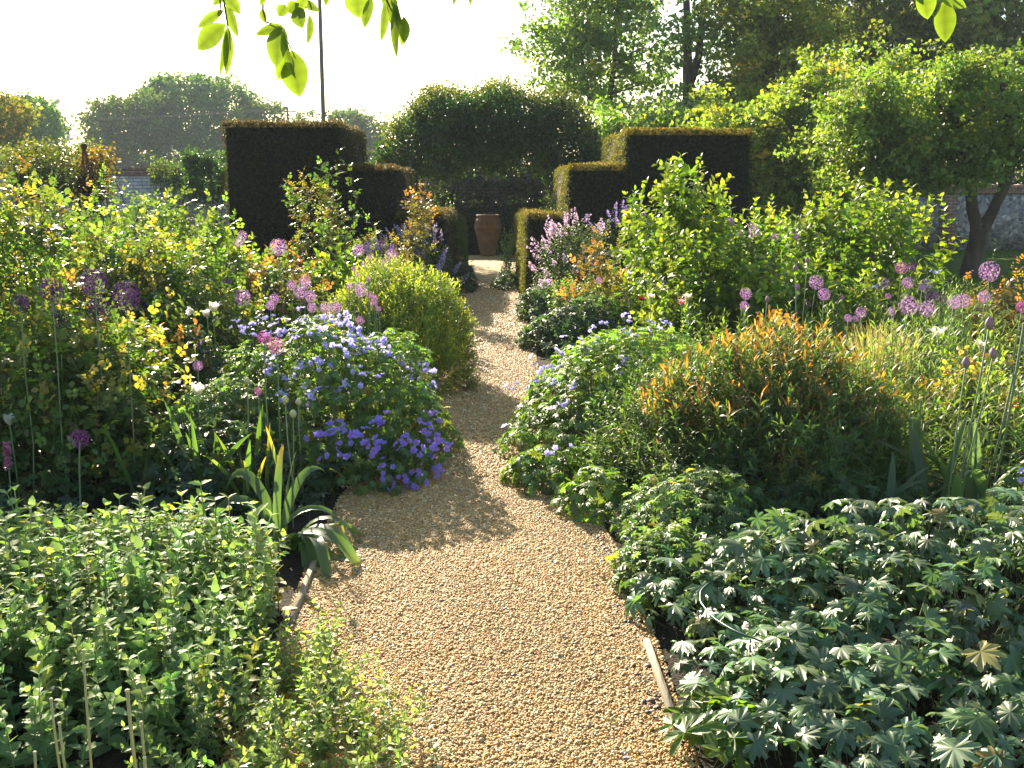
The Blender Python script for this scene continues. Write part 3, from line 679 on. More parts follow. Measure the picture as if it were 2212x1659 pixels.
climber('shrubby hedge beyond the flint wall behind the apple tree', 82, 1880, 2300, 372, 430, 29.5, 200, (.05, .085, .025), .09, 40, 'shrub', .3, .4)
# obelisk with ball finial
IRON = plain('rusty_iron', (.10, .05, .03), .7, .4, 20, .4, 60)
yo = 15.0; ob = at(181, 316, yo); r0 = empty('obelisk', (ob[0], yo, 0), 'slim rusty iron obelisk topped with a ball among the roses', 'obelisk')
pyr = []
for k in range(4):
    a = R(45 + 90 * k); pyr.append(tube([(ob[0] + .24 * math.cos(a), yo + .24 * math.sin(a), 0), (ob[0] + .13 * math.cos(a), yo + .13 * math.sin(a), 1.1), (ob[0] + .018 * math.cos(a), yo + .018 * math.sin(a), ob[2] - .04)], .012, .010, 5, (1, 1, 1), 0))
for z, r_ in ((.5, .19), (1.1, .13), (1.5, .075)):
    t = np.linspace(0, 2 * math.pi, 17); pyr.append(tube(np.stack([ob[0] + r_ * np.cos(t), yo + r_ * np.sin(t), np.full(17, z)], 1), .008, .008, 5, (1, 1, 1), 0))
child('frame', join(pyr), r0, [IRON]); child('finial', ball(.045, 14, 9).tf(None, ob), r0, [IRON], True)
rng = rg(81); oc = np.array([(ob[0] + rng.normal() * .13 * (1 - z / 2.3), yo + rng.normal() * .13, z) for z in rng.uniform(.8, 1.65, 60)])
tag(mk('climbing_plant', clumps(rng, oc, .10, 50, small, .04, (.035, .03, .018), 1), None), 'dark brown-leaved climber clothing the iron obelisk', 'climber')

# ================================================================== LEAF AND SHOOT STOCK
rs = rg(100)
ovn = [leaf(1, .62, 3, .22, c_, p_) for c_, p_ in ((.15, .42), (.35, .45), (.5, .4), (.05, .45))]
ser = [leaf(1, .60, 6, .25, c_, .32, serr=.10) for c_ in (.25, .45, .1)]
nar = [leaf(1, .24, 2, .3, c_, .45) for c_ in (.1, .3, .5)]
nar3 = [leaf(1, .20, 3, .3, c_, .4) for c_ in (.15, .35, .55)]
CATM = [shoot(rs, .24, 9, ser, (.054, .026), (78, 45), 2, .0028, (.26, .34, .15), (.13, .225, .09), (.26, .38, .13), .06, .10, cpow=1.8) for _ in range(7)]
CATF = [shoot(rs, .20, 8, [leaf(1, .55, 3, .25, .3, .35)], (.036, .018), (75, 35), 2, .0016, (.2, .27, .11), (.17, .25, .10), (.28, .36, .13), .1, .2) for _ in range(5)]
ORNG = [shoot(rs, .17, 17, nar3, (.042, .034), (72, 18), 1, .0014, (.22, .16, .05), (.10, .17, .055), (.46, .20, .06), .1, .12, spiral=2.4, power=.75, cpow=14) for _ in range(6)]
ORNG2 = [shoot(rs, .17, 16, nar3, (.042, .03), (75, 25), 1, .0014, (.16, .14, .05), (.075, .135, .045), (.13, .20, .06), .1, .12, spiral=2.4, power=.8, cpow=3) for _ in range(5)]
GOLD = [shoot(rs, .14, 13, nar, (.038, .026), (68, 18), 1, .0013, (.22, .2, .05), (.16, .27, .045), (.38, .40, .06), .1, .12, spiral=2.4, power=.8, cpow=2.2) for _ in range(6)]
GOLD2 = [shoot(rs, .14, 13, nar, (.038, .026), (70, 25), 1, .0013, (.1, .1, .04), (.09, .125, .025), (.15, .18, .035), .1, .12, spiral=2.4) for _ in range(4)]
def roseshoot(c0, c1, h=.32, n=7, lw=(.054, .039), bend=.2):
    pn = [pinnate(rs, .105, 2, lw, 2, (1, 1, 1)) for _ in range(3)]
    return shoot(rs, h, n, pn, (1.0, .55), (75, 30), 1, .0025, (.14, .10, .05), c0, c1, .12, bend, 2.4, cpow=3)
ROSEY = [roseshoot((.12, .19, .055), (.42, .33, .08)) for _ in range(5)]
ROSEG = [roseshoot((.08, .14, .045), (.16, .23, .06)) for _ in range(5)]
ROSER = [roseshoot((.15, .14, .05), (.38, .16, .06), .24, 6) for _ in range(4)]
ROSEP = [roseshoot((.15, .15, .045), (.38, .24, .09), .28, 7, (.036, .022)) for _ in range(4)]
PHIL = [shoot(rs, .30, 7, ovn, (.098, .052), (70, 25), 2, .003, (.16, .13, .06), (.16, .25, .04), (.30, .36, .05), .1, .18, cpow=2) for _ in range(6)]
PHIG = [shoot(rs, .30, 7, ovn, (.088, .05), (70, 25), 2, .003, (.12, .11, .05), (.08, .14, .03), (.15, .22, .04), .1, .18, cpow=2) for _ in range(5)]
LIL = [shoot(rs, .18, 6, ovn, (.040, .022), (70, 30), 2, .002, (.1, .09, .05), (.05, .08, .035), (.09, .13, .05), .1, .15) for _ in range(5)]
def palmshoot(Rr, st, lobes, deep, c, n=1, span=300, dome=.25):
    """long stalks each holding a palmate leaf, standing on +Z"""
    parts = []
    for i in range(n):
        a = rs.uniform(0, 6.28); le = rs.uniform(.15, .5) if n > 1 else rs.uniform(0, .15); k = rs.uniform(.75, 1.15)
        e = np.array([math.cos(a) * le * st, math.sin(a) * le * st, st * rs.uniform(.75, 1.05)])
        parts.append(tube([(0, 0, 0), e * (.5, .5, .6), e], .0016, .0010, 3, (.16, .2, .07), 1, False))
        parts.append(palm(Rr * k, lobes, deep, span, np.array(c) * rs.uniform(.8, 1.2), True, dome * rs.uniform(.4, 1.4)).tf(roty(R(rs.normal() * 16), R(rs.normal() * 16), rs.uniform(0, 6.28)), e))
    return join(parts)
LOBE = [palmshoot(.060, .14, 7, .40, (.115, .185, .09), dome=.38) for _ in range(9)]
LOBES = [palmshoot(.03, .10, 7, .62, (.13, .20, .09), 3) for _ in range(6)]
GERL = [palmshoot(.034, .10, 7, .42, (.13, .21, .065), 2) for _ in range(7)]
ALCH = [palmshoot(.05, .10, 9, .16, (.15, .23, .06), 1, 330) for _ in range(5)]
DARKP = [palmshoot(.045, .10, 5, .66, (.055, .095, .045), 2, 290) for _ in range(5)]
def fern(rng, h=.2, c=(.13, .2, .1)):
    parts = []
    for k in range(26):
        t = rng.uniform(.2, 1); a = rng.uniform(0, 6.28)
        parts.append(leaf(.05, .006, 1, 0, .2, .5, c).tf(roty(R(rng.uniform(20, 70)), 0, a), (0, 0, h * t)))
    return join(parts)
FERN = [fern(rs) for _ in range(4)]
HERB = [shoot(rs, .55, 22, [leaf(1, .17, 3, .25, c_, .4) for c_ in (.1, .3, .5)], (.085, .05), (75, 30), 1, .003, (.17, .22, .07), (.13, .21, .06), (.21, .30, .08), .1, .06, spiral=2.4, cpow=2) for _ in range(6)]
HERS = [shoot(rs, .42, 14, ser, (.05, .025), (70, 30), 2, .0025, (.15, .2, .06), (.10, .16, .04), (.2, .27, .05), .1, .08, cpow=2) for _ in range(5)]

# ================================================================== FRONT PLANTS
# catmint, front left
rng = rg(101)
c1 = (-1.62, 3.42); root = empty('catmint_plant', (c1[0], c1[1], 0), 'big grey-green catmint with upright leafy shoots in the near left corner', 'plant')
t = join([cover(rng, CATM, 1050, c1, (.88, .68), .40, .24, a=.35, up=1, rnd=.18, sc_=(.75, 1.35), inner=.4, lump=.13),
          cover(rng, CATM, 170, (-1.5, 2.88), (.85, .35), .16, .24, a=.4, up=1, rnd=.2, sc_=(.8, 1.2), inner=.4),
          cover(rng, CATM, 60, (-1.6, 3.6), (.76, .4), .40, .24, a=.1, up=1, rnd=.1, sc_=(1.2, 1.8), inner=.1)])
child('foliage', t, root, [HAIRY, STEM]); child('stems', stems(rng, 90, c1, (.8, .75), .38, .0028, (.13, .17, .07)), root)
rng = rg(102)
c2 = (-.72, 2.85); root = empty('catmint_plant', (c2[0], c2[1], 0), 'low wispy catmint spilling onto the gravel beside the big catmint', 'plant')
child('foliage', join([cover(rng, CATF, 170, c2, (.32, .52), .17, .2, a=.7, up=.5, rnd=.35, sc_=(.7, 1.2)), cover(rng, CATF, 60, (-.46, 2.65), (.22, .3), .07, .2, a=.9, up=.3, rnd=.4, sc_=(.7, 1.1))]), root)
# cut poppy stalks
CUT = [(110, 1510, 2.22, 0), (180, 1405, 2.28, 0), (275, 1492, 2.2, 0), (305, 1560, 2.16, 0), (128, 1562, 2.18, 0), (75, 1625, 2.12, 0), (312, 1637, 2.1, 0)]
CL = ['pale cut stalk, upper left of the bare stalks in the near left corner', 'tallest slender bare stalk rising behind the cut stalks', 'thickest cut stalk with a swollen joint in the near left corner',
      'cut stalk with a side leaf, rightmost of the taller bare stalks', 'short thin cut stalk just right of the upper left one', 'stubby pale cut stalk at the very bottom left', 'lowest bare stalk end beside the stalk with a side leaf']
for (u, v, y, vb), lb in zip(CUT, CL):
    e = at(u, v, y); bse = np.array([e[0] - .02 + .01 * (u % 3), y + .02, 0.]); k = .0042 if u == 275 else .003
    root = empty('cut_stalk', bse, lb, 'stalk', 'bare cut stalks in the near left corner')
    md = bse + (e - bse) * .8
    child('stem', tube([bse, (bse + md) / 2 + (.004, 0, 0), md, e], k, k * .9, 7, (.42, .42, .20), 1), root)
    child('cut_end', ball(k * 1.5, 7, 5, (.65, .6, .35), 1, .6).tf(None, e), root); child('joint', ball(k * 1.3, 7, 5, (.4, .42, .22), 1, .6).tf(None, md), root)

# strap-leaved clump
def strap(rng, base, az, L_, w_, el, droop, col, tip=None, n=12, twist=.3, flop=1.):
    """curved ribbon leaf with a shallow channel"""
    p = np.array(base, float); d = np.array([math.cos(az) * math.cos(el), math.sin(az) * math.cos(el), math.sin(el)])
    st = L_ / n; v, c = [], []; col = np.array(col); tip = col if tip is None else np.array(tip)
    for i in range(n + 1):
        t = i / n; sd = np.cross(d, [0, 0, 1.]); sd /= np.linalg.norm(sd) + 1e-6; up_ = np.cross(sd, d)
        sd = sd * math.cos(twist * t) + up_ * math.sin(twist * t)
        wd = w_ * .5 * (min(1, .55 + t * 1.5)) * (1 - max(0, (t - .55) / .45) ** 2.2) + .0005
        up_ = np.cross(sd, d); v += [p + sd * wd + up_ * wd * .35, p.copy(), p - sd * wd + up_ * wd * .35]
        cc = col + (tip - col) * max(0, (t - .7) / .3); c += [cc, cc * .9, cc]
        p = p + d * st; d = d + np.array([0, 0, -droop * (.3 + 1.6 * t * flop) * st / .1]); d /= np.linalg.norm(d)
        if p[2] < .02: p[2] = .02; d[2] = abs(d[2]) * .1
    f = []
    for i in range(n):
        a = 3 * i; b = a + 3; f += [(a, b, b + 1), (a, b + 1, a + 1), (a + 1, b + 1, b + 2), (a + 1, b + 2, a + 2)]
    return T(v, f, np.array(c))
rng = rg(110)
bs = G(612, 1190); root = empty('allium_clump', (bs[0], bs[1], 0), 'clump of broad arching strap leaves flopping onto the left path edge', 'plant')
L_ = []
spec = [(-20, .55, .042, 55, .22), (10, .50, .040, 60, .28), (-55, .48, .046, 62, .34), (165, .60, .044, 60, .13), (130, .62, .040, 70, .10), (200, .5, .04, 50, .2), (-80, .42, .04, 48, .3),
        (60, .5, .035, 75, .1), (-110, .45, .038, 50, .3), (30, .45, .03, 50, .25), (-35, .6, .034, 40, .25), (0, .56, .03, 38, .22), (100, .5, .03, 80, .05), (-140, .5, .035, 45, .25), (75, .42, .028, 80, .06), (20, .5, .032, 65, .2), (-70, .55, .045, 50, .16), (-95, .5, .045, 44, .14), (-30, .62, .048, 46, .12), (-125, .55, .042, 48, .14), (170, .5, .045, 40, .12)]
for i, (a, l, w_, e, dr) in enumerate(spec):
    L_.append(strap(rng, bs + rng.normal(size=3) * (.05, .05, 0), R(a + rng.normal() * 6), l * 1.05, w_ * 1.1, R(e - 3), dr * 3.6 + .15, np.array((.10, .165, .075)) * rng.uniform(.8, 1.25), (.45, .36, .12) if i % 3 == 0 else None, twist=rng.normal() * .8))
child('leaves', join(L_), root)
rng = rg(111); bw = G(555, 1110); root = empty('allium_clump', (bw[0], bw[1], 0), 'fading upright strap leaves with yellow curled tips below the blue geranium', 'plant')
child('leaves', join([strap(rng, bw + rng.normal(size=3) * (.08, .08, 0), rng.uniform(0, 6.28), rng.uniform(.3, .5), .022, R(rng.uniform(65, 85)), rng.uniform(.05, .3), np.array((.13, .19, .05)) * rng.uniform(.8, 1.3), (.65, .36, .08) if k % 2 else None, twist=rng.normal()) for k in range(16)]), root)
rng = rg(112); bw = G(430, 1110); root = empty('allium_clump', (bw[0], bw[1], 0), 'upright strap leaves rising between the left rose and the arching clump', 'plant')
child('leaves', join([strap(rng, bw + rng.normal(size=3) * (.12, .1, 0), rng.uniform(0, 6.28), rng.uniform(.35, .6), .03, R(rng.uniform(60, 85)), rng.uniform(.03, .25), np.array((.09, .16, .05)) * rng.uniform(.8, 1.3), twist=rng.normal()) for k in range(18)]), root)

# geraniums: mound of leaves with flowers placed as parts
def flower_t(r=.022, c=(.26, .25, .78), n=5):
    parts = []
    for k in range(n):
        p = leaf(r, r * .74, 2, .05, -.1, .68, np.array(c) * (.95 + .1 * (k % 2)), np.array(c) * 1.12)
        p.c[0] = (.55, .12, .35); parts.append(p.tf(roty(R(18), 0, k * 2 * math.pi / n)))
    parts.append(ball(r * .13, 5, 3, (.65, .35, .5), 0).tf(None, (0, 0, r * .1)))
    return join(parts)
def cluster_t(rng, n, r=.022, c=(.26, .25, .78), spread=.056):
    parts = []
    for k in range(n):
        a = rng.uniform(0, 6.28); q = np.array([math.cos(a), math.sin(a), 0]) * spread * rng.uniform(.3, 1) * (0 if n == 1 else 1) + (0, 0, rng.uniform(-.01, .012))
        parts.append(flower_t(r * rng.uniform(.85, 1.1), np.array(c) * rng.uniform(.85, 1.2)).tf(roty(R(rng.normal() * 30), R(rng.normal() * 30), rng.uniform(0, 6)), q))
        parts.append(tube([q * .2 + (0, 0, -.07), q * .6 + (0, 0, -.03), q], .0010, .0008, 3, (.2, .24, .09), 1, False))
    return join(parts)
def meshof(name, t, mats=None):
    o = mk(name, t, None, mats); me = o.data; bpy.data.objects.remove(o); return me
rng = rg(120)
BLUE = [meshof('flower_cluster', cluster_t(rng, n, .020, (.50, .49, .93)), [PETAL, STEM]) for n in (2, 3, 4, 5, 6)]
VIOL = [meshof('flower_cluster', cluster_t(rng, n, .021, (.38, .30, .84)), [PETAL, STEM]) for n in (3, 4, 5, 7, 8)]
def hit(u, v, c, r, h, grow=1.04):
    d = ray(u, v); o = np.array([0, 0, CAMZ]) - np.array([c[0], c[1], 0]); S = np.array([r[0], r[1], h]) * grow
    d_, o_ = d / S, o / S; a = d_ @ d_; b = 2 * d_ @ o_; cc = o_ @ o_ - 1; D = b * b - 4 * a * cc
    if D < 0: t = -b / (2 * a)
    else: t = (-b - math.sqrt(D)) / (2 * a)
    p = o + d * t; n = p / S ** 2; n /= np.linalg.norm(n); q = p + np.array([c[0], c[1], 0]); q[2] = max(q[2], .05); return q, n
def add_flowers(root, rng, pts, c, r, h, meshes, scale=1., toward=.5):
    for u, v in pts:
        p, n = hit(u, v, c, r, h)
        z = n * .6 + np.array([0, -.35 * toward * 2, .8]) + rng.normal(size=3) * .3
        M = frames(z[None], rng)[0]
        o = bpy.data.objects.new('flower_cluster', meshes[rng.integers(len(meshes))]); C.objects.link(o); o.parent = root
        from mathutils import Matrix
        o.matrix_local = Matrix.Translation(Vector(p - np.array(root.location))) @ Matrix([list(M[0]) + [0], list(M[1]) + [0], list(M[2]) + [0], [0, 0, 0, 1]]) @ Matrix.Scale(scale * rng.uniform(.85, 1.15), 4)
gl = (at(715, 800, 6.1)[0], 6.1); rl = (.72, .80); hl = .77
root = empty('geranium_plant', (gl[0], gl[1], 0), 'large mound of geranium covered in blue flowers on the left of the path', 'plant')
rng = rg(121)
child('foliage', join([cover(rng, GERL, 2000, gl, rl, hl, .10, a=.75, up=.55, rnd=.3, inner=.35, lump=.13, p=2.2, topcol=((1.5, 1.45, 1.2), .45)),
                       cover(rng, GERL, 260, (gl[0] + .30, 5.45), (.34, .3), .3, .1, a=.8, up=.4, rnd=.3)]), root)
child('stems', stems(rng, 40, gl, rl, hl, .002, (.12, .16, .06)), root)
FT = [(512, 700), (528, 712), (560, 690), (575, 686), (592, 700), (610, 690), (640, 668), (628, 700), (655, 690), (670, 700), (690, 686), (702, 692), (660, 715), (640, 722), (618, 720), (585, 716), (720, 700), (745, 708), (758, 716), (735, 690), (700, 715),
      (680, 722), (715, 728), (770, 725), (790, 740), (808, 722), (812, 738), (828, 745), (848, 722), (800, 755), (775, 752), (760, 765), (742, 745), (722, 745), (695, 748), (850, 770), (862, 778), (835, 762), (880, 790), (905, 795), (895, 812), (925, 800), (922, 828), (912, 842),
      (755, 800), (790, 798), (705, 790), (678, 792), (650, 800), (622, 812), (600, 770), (582, 780), (590, 800), (570, 770), (612, 840), (650, 835), (672, 845), (685, 852), (745, 838), (735, 850), (770, 832), (820, 810), (700, 830), (625, 855), (610, 858), (660, 862), (540, 725)]
FL_ = [(684, 945), (690, 985), (730, 920), (728, 935), (722, 970), (740, 978), (780, 950), (795, 962), (805, 965), (812, 958), (815, 915), (818, 905), (850, 955), (860, 965), (875, 955), (900, 965), (915, 912), (925, 925), (930, 940), (938, 905), (948, 945), (952, 960), (920, 968), (940, 975), (880, 1052), (895, 1040), (868, 1048), (838, 1008), (945, 1018), (955, 1030), (775, 930), (838, 1045)]
add_flowers(root, rng, FT, gl, rl, hl, BLUE)
add_flowers(root, rng, FL_, (gl[0] + .12, 5.75), (.60, .62), .50, VIOL, 1.05)
gr = (at(1325, 800, 6.45)[0], 6.45); rr_ = (.62, .85); hr = .65
root = empty('geranium_plant', (gr[0], gr[1], 0), 'light green geranium mound with scattered blue flowers right of the path', 'plant')
rng = rg(122)
child('foliage', join([cover(rng, GERL, 1900, gr, rr_, hr, .10, a=.75, up=.55, rnd=.3, inner=.35, lump=.15, p=2.3, topcol=((1.6, 1.5, 1.1), .35)),
                       cover(rng, GERL, 220, (at(1190, 1050, 5.45)[0], 5.4), (.24, .28), .20, .1, a=.8, up=.4, rnd=.3, topcol=((1.4, 1.35, 1.2), .3)),
                       cover(rng, GERL, 30, (at(1120, 950, 6.1)[0], 6.1), (.12, .2), .12, .1, a=.9, up=.3, rnd=.4)]), root)
child('stems', stems(rng, 40, gr, rr_, hr, .002, (.12, .16, .06)), root)
add_flowers(root, rng, [(1222, 727), (1250, 735), (1275, 710), (1287, 730), (1268, 755), (1345, 680), (1355, 690), (1355, 710), (1365, 722), (1372, 725), (1400, 712), (1405, 690), (1432, 712), (1440, 700), (1205, 762), (1198, 788), (1150, 768), (1158, 805), (1165, 815), (1178, 798), (1155, 790),
                       (1195, 832), (1233, 836), (1330, 800), (1347, 790), (1355, 780), (1217, 866), (1100, 835), (1122, 828), (1138, 842), (1295, 695)], gr, rr_, hr, BLUE[:3], .95)
add_flowers(root, rng, [(1098, 918), (1228, 965), (1185, 972), (1115, 1002), (1196, 1070), (1100, 830), (1195, 880)], (at(1190, 1050, 5.45)[0], 5.4), (.24, .28), .22, BLUE[:2], .9)

# golden and orange-tipped shrubs
rng = rg(130); c = (at(846, 700, 8.3)[0], 8.3)
root = empty('golden_shrub', (c[0], c[1], 0), 'rounded golden-leaved spiraea-like shrub swelling over the left path edge', 'shrub')
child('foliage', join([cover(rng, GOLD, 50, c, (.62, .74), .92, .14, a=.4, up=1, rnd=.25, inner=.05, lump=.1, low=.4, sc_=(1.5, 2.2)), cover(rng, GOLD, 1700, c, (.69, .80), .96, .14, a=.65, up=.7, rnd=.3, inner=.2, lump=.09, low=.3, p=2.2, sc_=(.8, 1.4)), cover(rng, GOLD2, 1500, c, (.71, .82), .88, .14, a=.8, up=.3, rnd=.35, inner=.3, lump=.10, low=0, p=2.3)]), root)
child('stems', stems(rng, 50, c, (.55, .7), .85, .004), root)
rng = rg(131); c = (at(1640, 900, 5.35)[0], 5.35)
root = empty('orange_tipped_shrub', (c[0], c[1], 0), 'wide narrow-leaved shrub with orange new shoots on the right of the path', 'shrub')
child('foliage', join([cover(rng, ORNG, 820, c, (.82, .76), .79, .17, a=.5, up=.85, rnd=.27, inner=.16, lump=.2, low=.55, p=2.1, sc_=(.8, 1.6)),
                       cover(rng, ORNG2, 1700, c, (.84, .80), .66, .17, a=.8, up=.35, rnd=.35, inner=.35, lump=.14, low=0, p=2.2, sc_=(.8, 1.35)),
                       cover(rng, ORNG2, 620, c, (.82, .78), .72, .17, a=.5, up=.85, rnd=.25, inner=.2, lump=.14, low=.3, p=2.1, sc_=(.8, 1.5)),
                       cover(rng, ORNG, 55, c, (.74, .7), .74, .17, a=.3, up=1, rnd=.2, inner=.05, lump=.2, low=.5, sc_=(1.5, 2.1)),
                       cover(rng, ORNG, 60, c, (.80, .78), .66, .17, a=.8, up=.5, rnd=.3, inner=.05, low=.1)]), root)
child('stems', stems(rng, 90, c, (.75, .7), .75, .0035, (.14, .10, .04)), root)

# front right lobed geranium, several low fillers
rng = rg(140); c = (1.60, 3.46)
root = empty('geranium_plant', (c[0], c[1], 0), 'big spread of deeply lobed silvery green leaves in the near right corner', 'plant')
child('foliage', join([cover(rng, LOBE, 1650, c, (1.04, .84), .37, .15, a=.5, up=.85, rnd=.28, sc_=(.5, 1.25), inner=.4, lump=.17, p=2.5),
                       cover(rng, LOBE, 260, (1.6, 2.78), (.95, .35), .12, .15, a=.4, up=.9, rnd=.2, sc_=(.7, 1.2), inner=.3, lump=.07, p=2.5),
                       cover(rng, LOBE, 190, (.84, 3.0), (.34, .6), .18, .13, a=.6, up=.7, rnd=.2, sc_=(.55, 1.0), inner=.3)]), root, [SILV, STEM])
child('stems', stems(rng, 120, c, (.9, .9), .32, .0022, (.13, .17, .07)), root)
def low(label, seed, tp, N, u, v, y, r, h, hs, name='plant', cat='plant', **k):
    rng = rg(seed); x = at(u, v, y)[0]; root = empty(name, (x, y, 0), label, cat)
    child('foliage', cover(rng, tp, N, (x, y), r, h, hs, **k), root); return root
low('mound of finely cut green leaves between the orange-tipped shrub and the lobed geranium', 141, LOBES, 620, 1500, 1250, 4.5, (.36, .42), .34, .12, 'geranium_plant', a=.7, up=.5, rnd=.3)
low('low cut-leaved foliage spilling to the soil edge beside the lobed geranium', 158, LOBES, 300, 1440, 1330, 3.95, (.20, .30), .24, .12, 'geranium_plant', a=.7, up=.5, rnd=.3)
low('dark fine-leaved plant in the shade under the orange-tipped shrub', 142, LOBES, 420, 1790, 1150, 4.75, (.55, .28), .26, .12, a=.6, up=.6, rnd=.3)
low('scalloped round-leaved plant at the path edge under the orange-tipped shrub', 143, ALCH, 170, 1290, 1130, 4.95, (.22, .26), .22, .12, a=.7, up=.5, rnd=.25, sc_=(.7, 1.15))
low('bright toothed leaves poking up at the bottom edge beside the path', 144, [palmshoot(.075, .12, 5, .8, (.12, .20, .04), 1, 290) for _ in range(4)], 34, 1530, 1610, 2.72, (.14, .16), .14, .12, a=.5, up=.8, rnd=.3)
low('tiny yellow-green seedlings on the gravel by the right path edge', 145, GERL, 16, 1345, 1330, 4.05, (.10, .05), .03, .05, a=.4, up=.6, rnd=.4, sc_=(.5, .8))
low('leafy shade plant below the left geranium and the fading strap leaves', 146, DARKP, 300, 470, 1130, 5.0, (.48, .40), .40, .12, a=.6, up=.6, rnd=.3)
low('light green cut-leaved plant beside the blue geranium on the left', 147, LOBES, 620, 500, 930, 5.45, (.40, .42), .60, .12, a=.5, up=.7, rnd=.3)
low('dark glossy cut leaves in the hollow left of the blue geranium', 148, DARKP, 360, 470, 830, 6.4, (.42, .45), .62, .12, a=.5, up=.7, rnd=.3)
low('dark-leaved mound at the foot of the right hedge by the path', 149, DARKP, 420, 1180, 650, 12.6, (.36, .55), .42, .12, a=.6, up=.6, rnd=.3, sc_=(.9, 1.4))
low('glossy dark green mound with drooping leaves at the right path edge', 150, DARKP, 900, 1270, 660, 10.2, (.62, .62), .47, .12, a=.7, up=.4, rnd=.3, sc_=(.9, 1.4))
low('blue-green feathery plant in the right border', 151, FERN, 700, 1425, 600, 11.2, (.45, .45), .66, .2, a=.6, up=.6, rnd=.3)
low('grey-green toothed perennial behind the glossy dark mound', 152, HERS, 130, 1270, 600, 11.9, (.42, .4), .62, .42, a=.2, up=1, rnd=.12)
low('pale feathery silver tufts behind the golden shrub', 153, HERS, 120, 905, 600, 9.9, (.42, .38), .72, .42, a=.2, up=1, rnd=.12)
low('low green plant hugging the left hedge end beside the gravel', 154, DARKP, 200, 1000, 600, 16.2, (.24, .7), .50, .12, a=.6, up=.5, rnd=.3)
low('low green plant at the foot of the right hedge end', 155, DARKP, 130, 1095, 600, 16.4, (.22, .5), .32, .12, a=.6, up=.5, rnd=.3)
low('upright plant with long light leaves against the right hedge end', 156, HERB, 26, 1098, 560, 17.6, (.16, .25), .95, .55, a=.3, up=1, rnd=.15, sc_=(1.0, 1.5))
# small clipped bush inside the gap
rng = rg(157); p = at(992, 500, 19.2); root = empty('clipped_bush', (p[0] - .0, 19.2, 0), 'narrow clipped bush peeking out beyond the left hedge end', 'bush')
child('foliage', cover(rng, [spray(rng) for _ in range(4)], 2600, (p[0], 19.2), (.14, .3), 1.05, .03, a=1, up=.3, rnd=.5, sc_=(.8, 1.5), inner=.15, lump=.03, p=4, mats=None) if False else
      cover(rng, [spray(rng).tf(None, tint=(.09, .14, .03)) for _ in range(4)], 2600, (p[0], 19.2), (.14, .3), 1.05, .03, a=1, up=.3, rnd=.5, sc_=(.8, 1.5), inner=.15, lump=.03, p=4), root, [NEEDLE])

# lilacs
def panicle(rng, c):
    parts = []
    for i in range(46):
        t = rng.uniform(0, 1); a = rng.uniform(0, 6.28); r = .028 * (1 - t * .85) * rng.uniform(.5, 1)
        parts.append(leaf(.011, .012, 1, .1, 0, .6, np.array(c) * rng.uniform(.7, 1.3)).tf(roty(R(rng.uniform(0, 80)), 0, a), (r * math.cos(a), r * math.sin(a), .11 * t)))
    return join(parts)
def lilac(label, seed, u, y, r, h, npan, side, col):
    rng = rg(seed); x = at(u, 600, y)[0]; root = empty('lilac_bush', (x, y, 0), label, 'shrub')
    child('foliage', cover(rng, LIL, 620, (x, y), r, h, .18, a=.7, up=.5, rnd=.3, inner=.3, lump=.12), root)
    child('stems', stems(rng, 24, (x, y), r, h, .007), root)
    P, n = mound(rng, npan, (x, y), (r[0] * 1.02, r[1] * 1.02), h * 1.03, .02, .1, .25)
    n[:, 1] -= .35
    k = np.clip((P[:, 1] - y) / r[1], -1, 1); keep = k < .45; P, n = P[keep], n[keep]
    ax = n * .6 + np.array([side, 0, .4]) + rng.normal(size=P.shape) * .25
    pm = [meshof('flower_panicle', panicle(rng, col), [PETAL, STEM]) for _ in range(3)]
    from mathutils import Matrix
    F = frames(ax, rng)
    for i in range(len(P)):
        o = bpy.data.objects.new('flower_panicle', pm[i % 3]); C.objects.link(o); o.parent = root; M = F[i]
        o.matrix_local = Matrix.Translation(Vector(P[i] - np.array(root.location))) @ Matrix([list(M[0]) + [0], list(M[1]) + [0], list(M[2]) + [0], [0, 0, 0, 1]]) @ Matrix.Scale(rng.uniform(1.2, 1.9), 4)
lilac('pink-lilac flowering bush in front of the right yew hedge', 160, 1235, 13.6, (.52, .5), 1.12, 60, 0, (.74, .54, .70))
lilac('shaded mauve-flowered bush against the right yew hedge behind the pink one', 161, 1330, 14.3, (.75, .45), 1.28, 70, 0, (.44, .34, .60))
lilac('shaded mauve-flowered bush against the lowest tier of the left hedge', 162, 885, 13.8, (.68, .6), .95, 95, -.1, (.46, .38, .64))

# roses
def rose(label, seed, sets, u, y, r, h, name='rose_bush', bare=18, srad=.006, base=None, **k):
    rng = rg(seed); x = at(u, 600, y)[0]; root = empty(name, (x, y, 0), label, 'rose bush'); L_ = []
    for tp, N, kk in sets: L_.append(cover(rng, tp, N, (x, y), r, h, .30, **{**dict(a=.5, up=.8, rnd=.35, inner=.5, lump=.16, p=2.2), **kk}))
    child('foliage', join(L_), root)
    child('stems', stems(rng, bare, (x, y), r, h, srad, (.10, .07, .035)), root); return root
UPS = dict(low=.4, inner=.15)
rose('rose bush with large yellow-lit leaves at the left edge in front', 170, [(ROSEY, 70, UPS), (ROSEG, 190, dict(inner=.5))], 100, 5.35, (.66, .55), .95)
rose('tall rose bush with bronze tips rising at the far left edge', 171, [(ROSEY, 60, UPS), (ROSER, 25, UPS), (ROSEG, 150, {})], 5, 6.0, (.55, .5), 1.62)
rose('dense leafy rose bush behind the dark purple alliums', 172, [(ROSEY, 90, UPS), (ROSEG, 260, {})], 200, 7.8, (.85, .7), 1.30)
rose('broad green rose bush in the middle of the left border', 173, [(ROSEY, 60, UPS), (ROSEG, 260, {})], 360, 7.5, (.75, .65), 1.18)
